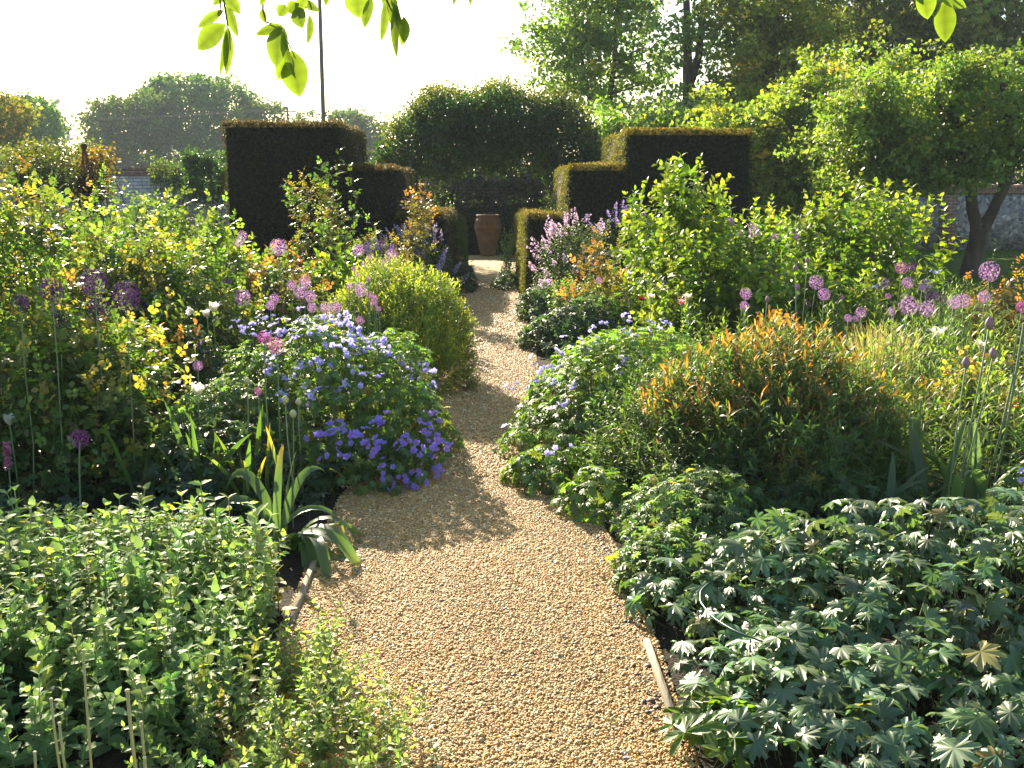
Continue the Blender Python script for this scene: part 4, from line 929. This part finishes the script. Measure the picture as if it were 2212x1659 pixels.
rose('tall rose bush left of the dark yew hedge with big rounded leaves', 174, [(PHIL, 90, UPS), (ROSEG, 220, {})], 390, 9.2, (.95, .7), 1.42)
rose('far left rose bush below the limewashed wall', 175, [(ROSEY, 70, UPS), (ROSEG, 220, {})], 150, 10.5, (1.3, .7), 1.45)
rose('rose bush with coppery red young leaves beside the lilac alliums', 176, [(ROSER, 60, UPS), (ROSEG, 130, {})], 590, 8.9, (.55, .45), 1.0)
rose('sparse rose bush in front of the left hedge foot', 177, [(ROSEY, 40, UPS), (ROSEG, 120, {})], 500, 10.4, (.55, .45), .98)
rose('pinkish standard rose glowing in front of the tall left yew hedge', 178, [(ROSEP, 110, dict(low=.2, inner=.3, lump=.3)), (ROSEG, 110, dict(inner=.5, lump=.25))], 705, 12.2, (.62, .45), 1.62)
rose('slender peach-tipped rose sprays between the two lower left hedge tiers', 179, [(ROSER, 16, dict(low=.75, inner=.1)), (ROSEP, 26, dict(low=.6, inner=.2))], 905, 13.2, (.30, .25), 1.52, bare=9)
rose('small rose sprays leaning out in front of the left hedge middle tier', 180, [(ROSEP, 26, dict(low=.5, inner=.2))], 858, 11.6, (.26, .22), 1.22, bare=6)
rose('young rose bush with brown-red leaves right of the lilac', 181, [(ROSER, 34, UPS), (ROSEP, 40, {})], 1300, 11.3, (.45, .35), .98, bare=8)
rose('leafy green bush at the back of the left border by the hedge', 182, [(PHIL, 70, UPS), (PHIG, 90, {})], 690, 9.8, (.5, .45), .80)
rose('small bush with yellow-green drooping leaves left of the golden shrub', 183, [(PHIL, 50, UPS), (PHIG, 60, {})], 745, 9.6, (.38, .35), .92)
rose('rose bush with rosy leaf shoots low in the left border', 184, [(ROSER, 22, UPS), (ROSEG, 110, {})], 300, 6.2, (.50, .42), .80)

# mock orange shrubs, right border
def mock(label, seed, u, y, r, h, n1, n2, **k):
    rng = rg(seed); x = at(u, 600, y)[0]; root = empty('mock_orange_shrub', (x, y, 0), label, 'shrub', None)
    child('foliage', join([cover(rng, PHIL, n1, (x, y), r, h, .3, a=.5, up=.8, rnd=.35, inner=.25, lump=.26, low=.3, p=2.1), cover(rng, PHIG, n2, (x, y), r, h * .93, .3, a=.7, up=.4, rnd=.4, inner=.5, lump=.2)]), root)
    child('stems', stems(rng, 26, (x, y), r, h, .009, (.16, .12, .07)), root)
mock('yellow-green broad-leaved shrub in front of the tall right yew hedge', 190, 1480, 10.6, (.62, .55), 1.60, 170, 150)
mock('yellow-green broad-leaved shrub standing beyond the right border near the lawn', 191, 1825, 10.2, (.88, .6), 1.50, 220, 190)
mock('lower green shrub filling the gap between the two yellow-green shrubs', 192, 1650, 10.9, (.62, .5), 1.24, 130, 110)
mock('shaded green shrub below the yellow-green shrub in front of the right hedge', 193, 1560, 9.4, (.75, .5), 1.0, 110, 150)
mock('low leafy green shrub below the yellow-green shrub near the lawn', 194, 1760, 8.9, (.7, .45), .95, 60, 170)
mock('small green bush in the shade at the hedge foot beside the feathery plant', 195, 1400, 12.2, (.5, .4), 1.0, 60, 90)
# perennials: upright leafy stems
HP = [(1700, 7.7, (.55, .35), .70, 90, 'mass of upright green perennials behind the orange-tipped shrub'), (1880, 8.4, (.6, .4), .76, 100, 'upright light green perennials among the right lilac alliums'),
      (2060, 7.4, (.55, .4), .72, 90, 'tall leafy lily stems beyond the orange-tipped shrub near the right edge'), (2180, 6.3, (.5, .4), .82, 80, 'tall narrow-leaved stems crowding the right edge of the photo'),
      (1960, 6.2, (.5, .35), .72, 80, 'bright narrow-leaved stems beside the right end of the orange-tipped shrub'), (2120, 9.2, (.8, .4), .72, 90, 'row of leafy perennials in front of the lawn at the right'),
      (1540, 8.0, (.5, .4), .62, 80, 'green leafy perennials between the pink tulip and the shrubs'), (2080, 5.2, (.4, .3), .58, 44, 'lush narrow-leaved stems above the right strap leaves'),
      (1960, 10.4, (.9, .4), .72, 80, 'far row of leafy stems at the lawn edge below the apple tree')]
for i, (u, y, r, h, N, lb) in enumerate(HP):
    low(lb, 200 + i, HERB if i % 3 else HERB[:3] + HERS, N, u, 700, y, r, h, .55, 'perennial_clump', 'plant', a=.15, up=1, rnd=.1, sc_=(.8, 1.25), inner=.4, lump=.08)
rose('orange-leaved young rose at the right edge beside the lawn', 212, [(ROSER, 30, UPS), (ROSEP, 30, {})], 2180, 8.3, (.35, .3), .85, bare=8)
rose('yellow-orange drooping rose shoots near the right edge', 213, [(ROSEY, 20, UPS), (ROSER, 8, UPS), (ROSEG, 24, {})], 2120, 5.7, (.28, .25), .62, bare=6)
rose('bronze rose shoot poking out above the orange-tipped shrub', 214, [(ROSER, 9, dict(low=.8, inner=.1))], 1690, 6.75, (.12, .12), .80, bare=5)
# tan grass tuft behind the orange shrub
rng = rg(215); p = at(1905, 800, 6.9); root = empty('dry_grass_tuft', (p[0], p[1], 0), 'soft buff-coloured grass tuft behind the orange-tipped shrub', 'grass tuft')
child('blades', join([strap(rng, (p[0] + rng.normal() * .05, p[1] + rng.normal() * .05, 0), rng.uniform(0, 6.28), rng.uniform(.5, .72), .004, R(rng.uniform(66, 86)), rng.uniform(.02, .14), (.42, .34, .20), n=7) for _ in range(420)]), root)
# strap leaves right
rng = rg(216); p = G(2080, 1130); root = empty('allium_clump', (p[0], p[1], 0), 'broad grey-green strap leaves arching at the right edge beneath the allium buds', 'plant')
child('leaves', join([strap(rng, p + rng.normal(size=3) * (.2, .08, 0), R(a), l, .05, R(e), dr, np.array((.11, .17, .09)) * rng.uniform(.8, 1.25), twist=rng.normal() * .7)
    for a, l, e, dr in [(180, .6, 50, .12), (200, .55, 60, .2), (160, .5, 72, .16), (90, .5, 80, .05), (20, .5, 75, .1), (-30, .5, 65, .2), (230, .55, 60, .3), (-70, .5, 60, .3), (120, .55, 76, .05), (60, .55, 78, .06), (250, .45, 65, .3), (190, .45, 66, .35), (0, .55, 80, .05), (300, .4, 70, .3), (100, .5, 82, .03), (150, .62, 64, .10)]]), root)
rng = rg(217); p = G(1905, 1165); root = empty('allium_clump', (p[0], p[1], 0), 'single arching grey strap leaves left of the right strap clump', 'plant')
child('leaves', join([strap(rng, p + rng.normal(size=3) * (.05, .05, 0), R(a), l, .035, R(e), dr, np.array((.10, .15, .09)), twist=rng.normal() * .7) for a, l, e, dr in [(20, .45, 60, .22), (10, .4, 55, .25), (150, .42, 60, .2), (-30, .4, 60, .25), (70, .4, 75, .1)]]), root)
# blue flowers right edge
rng = rg(218); cc_ = (at(2235, 1100, 4.7)[0], 4.7); root = empty('geranium_plant', (cc_[0], cc_[1], 0), 'small plant with pale blue flowers cut by the right edge', 'plant')
child('foliage', cover(rng, GERL, 120, cc_, (.18, .2), .34, .1, a=.6, up=.6), root); add_flowers(root, rng, [(2205, 1010), (2208, 1030), (2203, 1120), (2207, 1110)], cc_, (.18, .2), .34, BLUE[:3])

# general leafy ground between the named plants
rng = rg(220); parts = []
def inpath(x, y): return (x > np.interp(y, ys, lx) - .04) & (x < np.interp(y, ys, rx) + .04)
for tp, N, x0, x1, y0, y1, sc0, hh in [(DARKP, 900, -3.2, -.3, 4.4, 8, (.8, 1.4), 1), (HERS, 420, -4.6, -.6, 6.2, 12.5, (.6, 1.1), 1), (GERL, 800, -4, -.5, 5, 12, (1, 1.8), 1),
                                   (HERS, 380, .5, 5.2, 6.5, 12.5, (.5, .95), 1), (GERL, 1100, .4, 5.2, 5.6, 13, (1, 1.9), 1), (DARKP, 800, .5, 5, 4.3, 12.5, (.8, 1.5), 1),
                                   (LOBES, 260, -.9, -.3, 9.5, 14.5, (1, 1.5), 1), (DARKP, 420, .25, 1.6, 9, 14.8, (1, 1.8), 1), (HERS, 150, -3.6, -.9, 12, 15, (.6, .9), 1), (HERS, 150, .6, 4.4, 12.5, 15, (.6, .9), 1)]:
    x = rng.uniform(x0, x1, N); y = rng.uniform(y0, y1, N); k = ~inpath(x, y); x, y = x[k], y[k]; n = len(x)
    ax = rng.normal(size=(n, 3)) * .18 + np.array([0, 0, 1.])
    parts.append(scatter(tp, np.stack([x, y, np.full(n, .01)], 1), frames(ax, rng, rng.uniform(sc0[0], sc0[1], n)), tints(rng, n, .2), rng.integers(len(tp), size=n)))
tag(mk('ground_cover', join(parts)), kind='stuff')
# short grass on the sunlit lawn
rng = rg(221); N = 26000; x = rng.uniform(4.8, 13, N); y = rng.uniform(9.5, 27, N)
gb = [leaf(.05, .006, 1, .1, .3, .4)]
tag(mk('grass', scatter(gb, np.stack([x, y, np.zeros(N)], 1), frames(rng.normal(size=(N, 3)) * .3 + np.array([0, 0, .4]), rng, rng.uniform(.7, 1.4, N)), tints(rng, N) * np.array([.13, .22, .03]), np.zeros(N, int))), kind='stuff')

# ================================================================== ALLIUMS
def allium_head(rng, n, c, fl=.16, hollow=.55):
    """unit-radius globe of star florets on fine stalks"""
    parts = []; ga = math.pi * (3 - 5 ** .5)
    for i in range(n):
        z = 1 - 2 * (i + .5) / n; z = max(-.92, z); r = math.sqrt(max(0, 1 - z * z)); a = i * ga
        d = np.array([r * math.cos(a), r * math.sin(a), z]) + rng.normal(size=3) * .05; d /= np.linalg.norm(d); q = rng.uniform(.82, 1.02)
        M = frames(d[None], rng)[0]; cc = np.array(c) * rng.uniform(.7, 1.3)
        st = [(0, 0, 0)]; f = []
        for k in range(6):
            t0 = k * math.pi / 3; st += [(fl * math.cos(t0), fl * math.sin(t0), .05), (fl * .3 * math.cos(t0 + .52), fl * .3 * math.sin(t0 + .52), 0)]
        for k in range(6):
            a1 = 1 + 2 * k; b1 = a1 + 1; p1 = 1 + (2 * k - 1) % 12
            f += [(0, a1, b1), (0, p1, a1)]
        parts.append(T(st, f, cc).tf(M, d * q))
        if i % 2 == 0:
            s_ = np.cross(d, [.3, .5, .8]) * .012; parts.append(T([d * .1 - s_, d * .1 + s_, d * q], [(0, 1, 2)], np.array(c) * .55, 1))
    return join(parts)
rng = rg(300)
def heads(c, n=110, fl=.17): return [meshof('flower_head', allium_head(rng, n, c, fl), [PETAL, PETAL]) for _ in range(3)]
H_L = heads((.50, .26, .56)); H_D = heads((.06, .02, .10), 200, .14); H_M = heads((.50, .12, .42), 130, .14); H_S = heads((.42, .17, .42), 60, .24); H_K = heads((.20, .12, .30), 90, .18)  # H_D and H_K darken the petal colour to paint heads standing in shade
def bud_mesh(c0, c1, sq=1.45):
    b = ball(1., 10, 8, (1, 1, 1), 0, sq); t = (b.v[:, 2:] / sq + 1) / 2; b.c = np.array(c0) + (np.array(c1) - np.array(c0)) * t; b.v[:, :2] *= (1 - .35 * np.clip(b.v[:, 2:] / sq, 0, 1)); return b
BUD_P = meshof('flower_bud', bud_mesh((.30, .30, .16), (.42, .16, .32)), [STEM]); BUD_G = meshof('flower_bud', bud_mesh((.35, .40, .20), (.60, .58, .35), 1.2), [STEM])
def allium(u, v, rp, y, hs, label, group, bud=False, lean=0, srad=None):
    p = at(u, v, y); r = rp * y / FU; rng_ = rg(int(u * 7 + v)); bx, by = p[0] + rng_.normal() * .03 + lean, y + rng_.normal() * .03
    if inpath(bx, by): bx = p[0]
    root = empty('allium_bud' if bud else 'allium', (bx, by, 0), label, 'allium', group)
    e = p - np.array([0, 0, r * .1]); b0 = np.array([bx, by, 0.])
    child('stem', tube([b0, b0 * .66 + e * .34 + (rng_.normal() * .01, 0, 0), b0 * .3 + e * .7, e], srad or .0038, (srad or .0038) * .7, 6, (.20, .27, .13) if not bud else (.22, .28, .15), 1), root)
    me = hs if bud else hs[rng_.integers(3)]
    o = bpy.data.objects.new('flower_bud' if bud else 'flower_head', me); C.objects.link(o); o.parent = root; o.location = p - np.array([bx, by, 0.]); o.scale = (r,) * 3
    o.rotation_euler = (rng_.normal() * .2, rng_.normal() * .2, rng_.uniform(0, 6))
ORD = ['first', 'second', 'third', 'fourth', 'fifth', 'sixth', 'seventh', 'eighth', 'ninth', 'tenth', 'eleventh', 'twelfth', 'thirteenth', 'fourteenth']
def bunch(lst, y, hs, phrase, group, bud=False, **k):
    lst = sorted(lst)
    for i, (u, v, r) in enumerate(lst):
        lb = (ORD[i] + ' from the left of the ' if len(lst) > 1 else '') + phrase
        allium(u, v, r, y + (.12 * ((i * 7) % 5 - 2)), hs, lb, group, bud, **k)
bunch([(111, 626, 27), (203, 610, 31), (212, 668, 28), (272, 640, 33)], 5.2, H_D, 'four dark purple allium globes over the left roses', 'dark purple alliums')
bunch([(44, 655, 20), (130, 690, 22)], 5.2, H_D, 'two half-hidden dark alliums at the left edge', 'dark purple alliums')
bunch([(490, 613, 14), (427, 608, 12), (443, 641, 13)], 8.2, H_L, 'three soft lilac alliums among the middle left rose leaves', 'lilac alliums left')
allium(601, 534, 19, 8.3, H_L, 'tallest lilac allium globe above the coppery rose leaves', 'lilac alliums left')
bunch([(524, 509, 11), (516, 524, 11)], 8.7, H_L, 'two touching lilac alliums just left of the tallest one', 'lilac alliums left')
allium(524, 643, 19, 7.2, H_L, 'large round lilac allium directly above the top left blue flowers', 'lilac alliums left')
bunch([(593, 646, 12), (584, 660, 11)], 7.3, H_L, 'two small lilac alliums right of the large round one', 'lilac alliums left')
bunch([(630, 616, 11), (659, 611, 14), (648, 633, 14), (670, 641, 14)], 7.6, H_L, 'four lilac alliums above the blue geranium', 'lilac alliums left')
bunch([(674, 665, 11), (704, 665, 14), (727, 664, 13)], 7.2, H_L, 'three pinkish alliums above the blue flowers', 'lilac alliums left')
bunch([(774, 541, 14), (798, 557, 7), (828, 569, 10), (845, 554, 15), (787, 572, 9), (829, 581, 8)], 9.6, H_L, 'alliums behind the golden shrub top', 'lilac alliums left')
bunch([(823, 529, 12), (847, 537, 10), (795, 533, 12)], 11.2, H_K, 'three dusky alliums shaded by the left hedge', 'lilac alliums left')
bunch([(755, 618, 8), (765, 581, 6), (773, 593, 5), (796, 602, 6), (799, 638, 8), (810, 643, 7), (808, 655, 9), (818, 667, 6)], 7.0, H_S, 'small purple alliums before the golden shrub', 'lilac alliums left')
allium(778, 626, 16, 7.05, H_L, 'largest pale allium standing in front of the golden shrub', 'lilac alliums left')
allium(778, 692, 10, 6.8, H_S, 'dull mauve allium just above the right blue flowers', 'lilac alliums left')
bunch([(571, 729, 16), (597, 746, 20)], 5.3, H_M, 'two magenta alliums before the left blue flowers', 'magenta alliums', srad=.0045)
allium(428, 790, 11, 5.5, H_L, 'small lilac allium over the dark hollow left of the geranium', 'lilac alliums left')
allium(558, 845, 9, 5.0, H_M, 'small half-open pink allium below the magenta pair', 'magenta alliums')
allium(172, 947, 22, 4.65, H_M, 'vivid purple allium low on the left above the catmint', 'magenta alliums', srad=.005)
allium(534, 823, 7, 5.0, BUD_G, 'round pale allium bud left of the lower blue flowers', 'pale allium buds', True)
bunch([(616, 863, 8), (645, 868, 7), (633, 894, 8)], 4.95, BUD_G, 'three pale allium buds below the left blue flowers', 'pale allium buds', True)
allium(810, 518, 6, 9.6, BUD_G, 'pale allium bud sticking up before the left hedge', 'pale allium buds', True)
# right border
allium(1763, 610, 16, 8.2, H_L, 'round violet allium above the middle of the right border', 'lilac alliums right')
allium(1780, 636, 14, 7.9, H_L, 'violet allium just below the round one in the right border', 'lilac alliums right')
bunch([(1611, 635, 13), (1608, 660, 10)], 8.0, H_L, 'two lilac alliums above the left of the orange shrub', 'lilac alliums right')
bunch([(1722, 619, 7), (1744, 656, 8), (1801, 614, 9), (1817, 643, 7), (1877, 646, 7), (1919, 640, 7)], 8.6, H_S, 'small rosy allium heads scattered through the right border', 'lilac alliums right')
allium(1909, 613, 13, 8.8, H_L, 'violet allium beside a pale blue flower in the right border', 'lilac alliums right')
bunch([(1948, 579, 14), (1969, 577, 11)], 9.0, H_M, 'two touching bright purple alliums before the lawn', 'lilac alliums right')
allium(1961, 611, 13, 8.6, H_L, 'mauve allium under the touching bright pair', 'lilac alliums right')
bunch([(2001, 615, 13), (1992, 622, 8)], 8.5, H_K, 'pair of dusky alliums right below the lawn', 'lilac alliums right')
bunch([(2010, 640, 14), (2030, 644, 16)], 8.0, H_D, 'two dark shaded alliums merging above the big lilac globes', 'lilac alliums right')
allium(1963, 660, 21, 6.9, H_L, 'largest pale lilac globe in the right border', 'lilac alliums right')
allium(2003, 668, 18, 6.8, H_L, 'big lilac globe touching the right side of the largest one', 'lilac alliums right')
bunch([(1832, 687, 9), (1847, 689, 7), (1860, 675, 13)], 7.0, H_L, 'three alliums above the right part of the orange shrub', 'lilac alliums right')
allium(1926, 673, 10, 7.0, H_L, 'faint lilac allium left of the largest globe', 'lilac alliums right')
bunch([(2060, 655, 14), (2080, 650, 16)], 7.2, H_L, 'two washed-out lilac alliums right of the big globes', 'lilac alliums right')
allium(2126, 641, 14, 7.2, H_L, 'lilac allium under the high globe at the right', 'lilac alliums right')
allium(2137, 587, 22, 6.8, H_L, 'high pink-lilac globe near the right edge before the lawn', 'lilac alliums right')
allium(2209, 663, 14, 6.0, H_M, 'purple allium cut by the right edge', 'lilac alliums right')
bunch([(1578, 477, 9), (1597, 507, 8), (1623, 488, 8), (1630, 500, 12), (1674, 512, 10), (1721, 511, 7)], 9.9, H_L, 'shaded lilac alliums inside the leafy shrubs', 'lilac alliums right')
allium(1294, 606, 8, 10.4, H_L, 'small lilac allium beside the young brown-red rose', 'lilac alliums right')
allium(2138, 698, 10, 4.75, BUD_P, 'highest purple allium bud on a tall bare stem at the right', 'allium buds right', True, -.10, .0055)
allium(2146, 763, 9, 4.7, BUD_P, 'middle purple allium bud just below the highest one', 'allium buds right', True, -.09, .0045)
allium(2087, 783, 9, 4.7, BUD_P, 'pale allium bud left of the two tall purple buds', 'allium buds right', True, -.07, .0045)
bunch([(1744, 562, 5), (1718, 579, 5), (1658, 646, 5)], 7.6, BUD_P, 'thin pale buds above the orange shrub', 'allium buds right', True)
rng = rg(301)
for k, (u, v) in enumerate([(2212, 700), (2190, 810)]):
    e = at(u, v, 4.6); b_ = G(u - 75, 1100) * (1, 1, 0); rt = empty('bare_stem', b_, ['thick bare allium stem leaning out at the right edge', 'second leaning bare allium stem near the right edge'][k], 'stem')
    child('stem', tube([b_, (b_ + e) / 2 + (.01, 0, 0), e], .006, .005, 7, (.22, .29, .15), 1), rt); child('tip', ball(.007, 7, 5, (.3, .35, .18), 1).tf(None, e), rt)

# tulips
def tulip(u, v, y, size, col, label, tilt=(0, 0), openk=.5, group='tulips'):
    size *= 1.3; p = at(u, v, y); rng = rg(int(u + v)); root = empty('tulip', (p[0], p[1], 0), label, 'tulip', group); parts = []
    for k in range(6):
        pt_ = leaf(size, size * .62, 4, .28, .12 if openk < .8 else -.35, .5, np.array(col) * (.9, .92, .75), col)
        parts.append(pt_.tf(roty(R(90 - 14 - 32 * openk - 6 * (k % 2)), 0, k * math.pi / 3), (0, 0, 0)))
    t = join(parts).tf(roty(R(tilt[0]), R(tilt[1]), 0), p - (0, 0, size * .5))
    child('petals', t, root, [PETAL, STEM])
    e = p - (0, 0, size * .5); child('stem', tube([(p[0] + .02, p[1], 0), (p[0] + .01, p[1], e[2] * .6), e], .003, .003, 6, (.16, .24, .09), 1), root)
    child('leaf', join([strap(rng, (p[0] + .02, p[1], 0), rng.uniform(0, 6.28), .25, .03, R(70), .15, (.10, .17, .09)) for _ in range(2)]), root)
W_ = (.82, .80, .70)
tulip(459, 662, 6.3, .058, W_, 'pointed white tulip standing upright left of the blue geranium', (0, 12), .25)
tulip(447, 676, 6.2, .045, (.75, .70, .66), 'half-closed white tulip just below the pointed one', (0, -8), .2)
tulip(420, 665, 6.4, .045, (.72, .72, .70), 'drooping pale tulip left of the pointed white one', (0, -70), .3)
tulip(425, 840, 5.1, .052, W_, 'wide open white tulip over the dark hollow at left', (0, 8), 1.0)
tulip(20, 905, 4.9, .05, (.70, .72, .70), 'white tulip at the left edge below the roses', (0, 0), .25)
tulip(1405, 640, 8.8, .055, W_, 'white tulip near the dark red one in the right border', (0, 5), .25)
tulip(1487, 640, 8.6, .06, (.75, .74, .6), 'cream tulip behind the pink one in the right border', (0, -8), .35)
tulip(1473, 652, 8.4, .055, (.80, .34, .38), 'pink tulip above the right blue flowers', (0, 0), .3)
tulip(1386, 644, 8.8, .045, (.22, .01, .02), 'deep red tulip in the right border', (0, 0), .6)
tulip(1360, 592, 10.5, .055, (.70, .76, .66), 'pale green-white tulip in front of the feathery plant', (0, 0), .2)
tulip(2028, 715, 6.4, .07, W_, 'tall white lily-flowered tulip among the right narrow-leaved stems', (0, -6), .5)
tulip(2118, 742, 6.2, .055, W_, 'second white flower right of the tall white lily-flowered tulip', (0, 10), .5)
# pink spire at the left edge
p = at(17, 985, 4.7); rng = rg(310); root = empty('lupin', (p[0], p[1], 0), 'pink flower spike cut by the left edge', 'flower')
pk = [leaf(.022, .02, 2, .4, .3, .6, np.array((.62, .28, .42)) * rng.uniform(.8, 1.3)).tf(roty(R(rng.uniform(-10, 50)), 0, rng.uniform(0, 6.28)), (p[0], p[1], p[2] - .06 + .12 * rng.uniform() ** 1.2)) for _ in range(110)]
child('flowers', join(pk), root, [PETAL, STEM]); child('stem', tube([(p[0], p[1], 0), p], .004, .003, 6, (.14, .2, .08), 1), root)
child('foliage', cover(rng, DARKP, 40, (p[0], p[1]), (.15, .15), .25, .12, a=.5, up=.8), root)
# blue specks: forget-me-not like flowers by the lawn
for u, v, lb in [(1895, 620, 'pale blue flower beside the violet allium in the right border'), (2022, 588, 'tiny pale blue flower below the lawn'), (1385, 560, 'small blue flowers in shade under the right hedge')]:
    y = 8.7 if u > 1500 else 12.0; p = at(u, v, y); root = empty('blue_flower', (p[0], p[1], 0), lb, 'flower')
    child('petals', cluster_t(rg(int(u)), 5, .02, (.35, .42, .80), .04).tf(None, p), root, [PETAL, STEM]); child('stem', tube([(p[0], p[1], 0), p], .002, .0015, 4, (.15, .2, .08), 1), root)
# spire at right before the lawn
p = at(2148, 520, 7.2); root = empty('leafy_spire', (p[0], p[1], 0), 'lone leafy stem tip rising before the lawn above the high lilac globe', 'plant'); rng = rg(311)
child('leaves', shoot(rng, p[2], 40, [leaf(1, .3, 2, .3, .3)], (.05, .02), (70, 20), 1, .003, (.16, .22, .08), (.12, .19, .05), (.2, .28, .06), .2, .02, spiral=2.4).tf(None, (p[0], p[1], 0)), root)

# plant support hoop, dark green
ring = [(1720, 1236), (1600, 1241), (1540, 1253), (1513, 1275), (1512, 1300), (1540, 1335), (1590, 1365), (1650, 1387), (1700, 1400)]
yy = [3.62, 3.58, 3.52, 3.46, 3.38, 3.25, 3.12, 3.05, 3.02]
P = np.array([at(u, v, y) for (u, v), y in zip(ring, yy)]); tt = np.linspace(0, len(P) - 1, 50)
Q = np.stack([np.interp(tt, np.arange(len(P)), P[:, k]) for k in range(3)], 1)
for _ in range(3): Q[1:-1] = (Q[:-2] + Q[1:-1] * 2 + Q[2:]) / 4
root = empty('plant_support', (Q[25][0], Q[25][1], 0), 'thin dark green curved plant support hoop over the lobed leaves', 'plant support')
GM = plain('green_coated_wire', (.02, .07, .06), .35, .1, 20, .05, 40, .6)
child('hoop', tube(Q, .0035, .0035, 7, (1, 1, 1), 0), root, [GM], True)
for i in (2, 40): child('leg', tube([Q[i] * (1, 1, 0), Q[i] - (0, 0, .002)], .003, .003, 6, (1, 1, 1), 0), root, [GM])

# ================================================================== OVERHANGING BRANCH LEAVES
BIG = leafmat('overhanging_leaf', .55, .5, (1.5, 1.5, .5), .3)
def bigleaf(p0, p1, wd, nrm, col, fold=.25, curl=.12):
    p0, p1 = np.array(p0), np.array(p1); L_ = np.linalg.norm(p1 - p0); y = (p1 - p0) / L_; z = np.array(nrm, float); z -= y * (z @ y); z /= np.linalg.norm(z); x = np.cross(y, z)
    t = leaf(L_, wd, 7, fold, curl, .45, np.array(col)); t.c[1:-1:3] *= .6; t.c[4:-1:6] *= .86; t.c[5:-1:6] *= .86; t.v[:, 2] += curl * L_ * (t.v[:, 1] / L_)    # keep the tip where it is
    return t.tf(np.stack([x, y, z], 1), p0)
def hang(label, y, leaves, twigs, seed):
    rng = rg(seed); tw = []
    root = empty('overhanging_branch', tuple(at(twigs[0][0][0], twigs[0][0][1], y)), label, 'branch', 'leafy twigs hanging into the top of the photo')
    for q in twigs:
        p = np.array([at(u, v, y + .01 * k) for k, (u, v) in enumerate(q)]); tw.append(tube(p, .0016, .0009, 6, (.16, .11, .07), 1))
    child('twig', join(tw), root)
    for k, (u0_, v0_, u1_, v1_, wpx, face) in enumerate(leaves):
        dy = rng.normal() * .02; n_ = np.array([math.sin(face), -math.cos(face), .25])
        c_ = np.array((.17, .25, .045)) * rng.uniform(.85, 1.15)
        child('leaf', bigleaf(at(u0_, v0_, y + dy), at(u1_, v1_, y + dy + rng.normal() * .01), wpx * y / FU, n_, c_, rng.uniform(.1, .35), rng.uniform(.05, .2)), root, [BIG, STEM])
hang('leafy twig tip hanging at the top left of the pole', 1.45, [(488, 52, 427, 108, 46, .2), (484, 22, 426, 60, 22, .3), (490, 5, 516, 82, 26, -.5), (492, 55, 488, 165, 26, .9), (488, 60, 474, 162, 22, 1.1), (478, -20, 520, 32, 30, .3), (488, -15, 460, 12, 20, .2)],
     [[(478, -60), (483, 0), (492, 55), (490, 90)], [(470, -60), (478, 30)]], 401)
hang('lowest hanging twig with large glowing leaves left of the pole', 1.5, [(606, 52, 598, 148, 48, -.2), (612, 55, 552, 75, 22, .6), (612, 60, 640, 172, 36, -.9), (628, 118, 600, 172, 40, .5), (630, 108, 648, 211, 62, -.15), (645, 5, 622, 28, 26, .2), (640, 15, 655, 62, 34, -.3), (660, -10, 640, 30, 24, .5), (668, 30, 664, 97, 24, 1.0), (565, 20, 572, 50, 16, .2), (570, -12, 562, 12, 14, .8), (650, 0, 690, 26, 20, .3), (618, 10, 602, 36, 26, .1)],
     [[(645, -60), (665, 0), (668, 32)], [(568, -60), (568, 20), (575, 48), (608, 55), (632, 115)]], 402)
hang('hanging cluster of curled leaves just right of the pole', 1.4, [(768, -20, 775, 40, 52, .1), (800, -15, 788, 62, 34, -.5), (820, -30, 862, 80, 44, .8), (832, 0, 822, 92, 24, .9), (858, 0, 858, 128, 30, -.8), (872, 35, 868, 100, 28, .6), (850, -20, 872, 60, 30, -1.0), (700, -30, 704, 14, 18, .6)],
     [[(810, -60), (830, -10), (850, 30), (866, 60)], [(770, -60), (768, -15)]], 403)
hang('bright pair of leaves hanging in from the top right', 1.4, [(1990, -25, 2004, 42, 48, .1), (2040, 0, 2042, 92, 44, -.3), (2030, -5, 2088, 16, 30, .2), (1965, -20, 1990, 8, 20, .5)],
     [[(2010, -60), (2025, -20), (2040, 0)]], 404)
hang('two tiny leaf tips at the top edge left of the sycamore', 1.4, [(985, -25, 978, 12, 12, .6), (1016, -25, 1016, 13, 10, .2)], [[(1000, -60), (990, -22)]], 405)

# ================================================================== HAZE
hz = mk('haze', box(-330, 330, -6, 470, -1.0, 24.5), None, [])
hm = bpy.data.materials.new('haze_air'); hm.use_nodes = True; n = hm.node_tree; n.nodes.clear()
pvn = n.nodes.new('ShaderNodeVolumePrincipled'); pvn.inputs['Color'].default_value = (.78, .92, 1, 1); pvn.inputs['Density'].default_value = .0007; pvn.inputs['Anisotropy'].default_value = .0
ho = n.nodes.new('ShaderNodeOutputMaterial'); n.links.new(pvn.outputs[0], ho.inputs['Volume'])
hz.data.materials.clear(); hz.data.materials.append(hm); hz['kind'] = 'stuff'
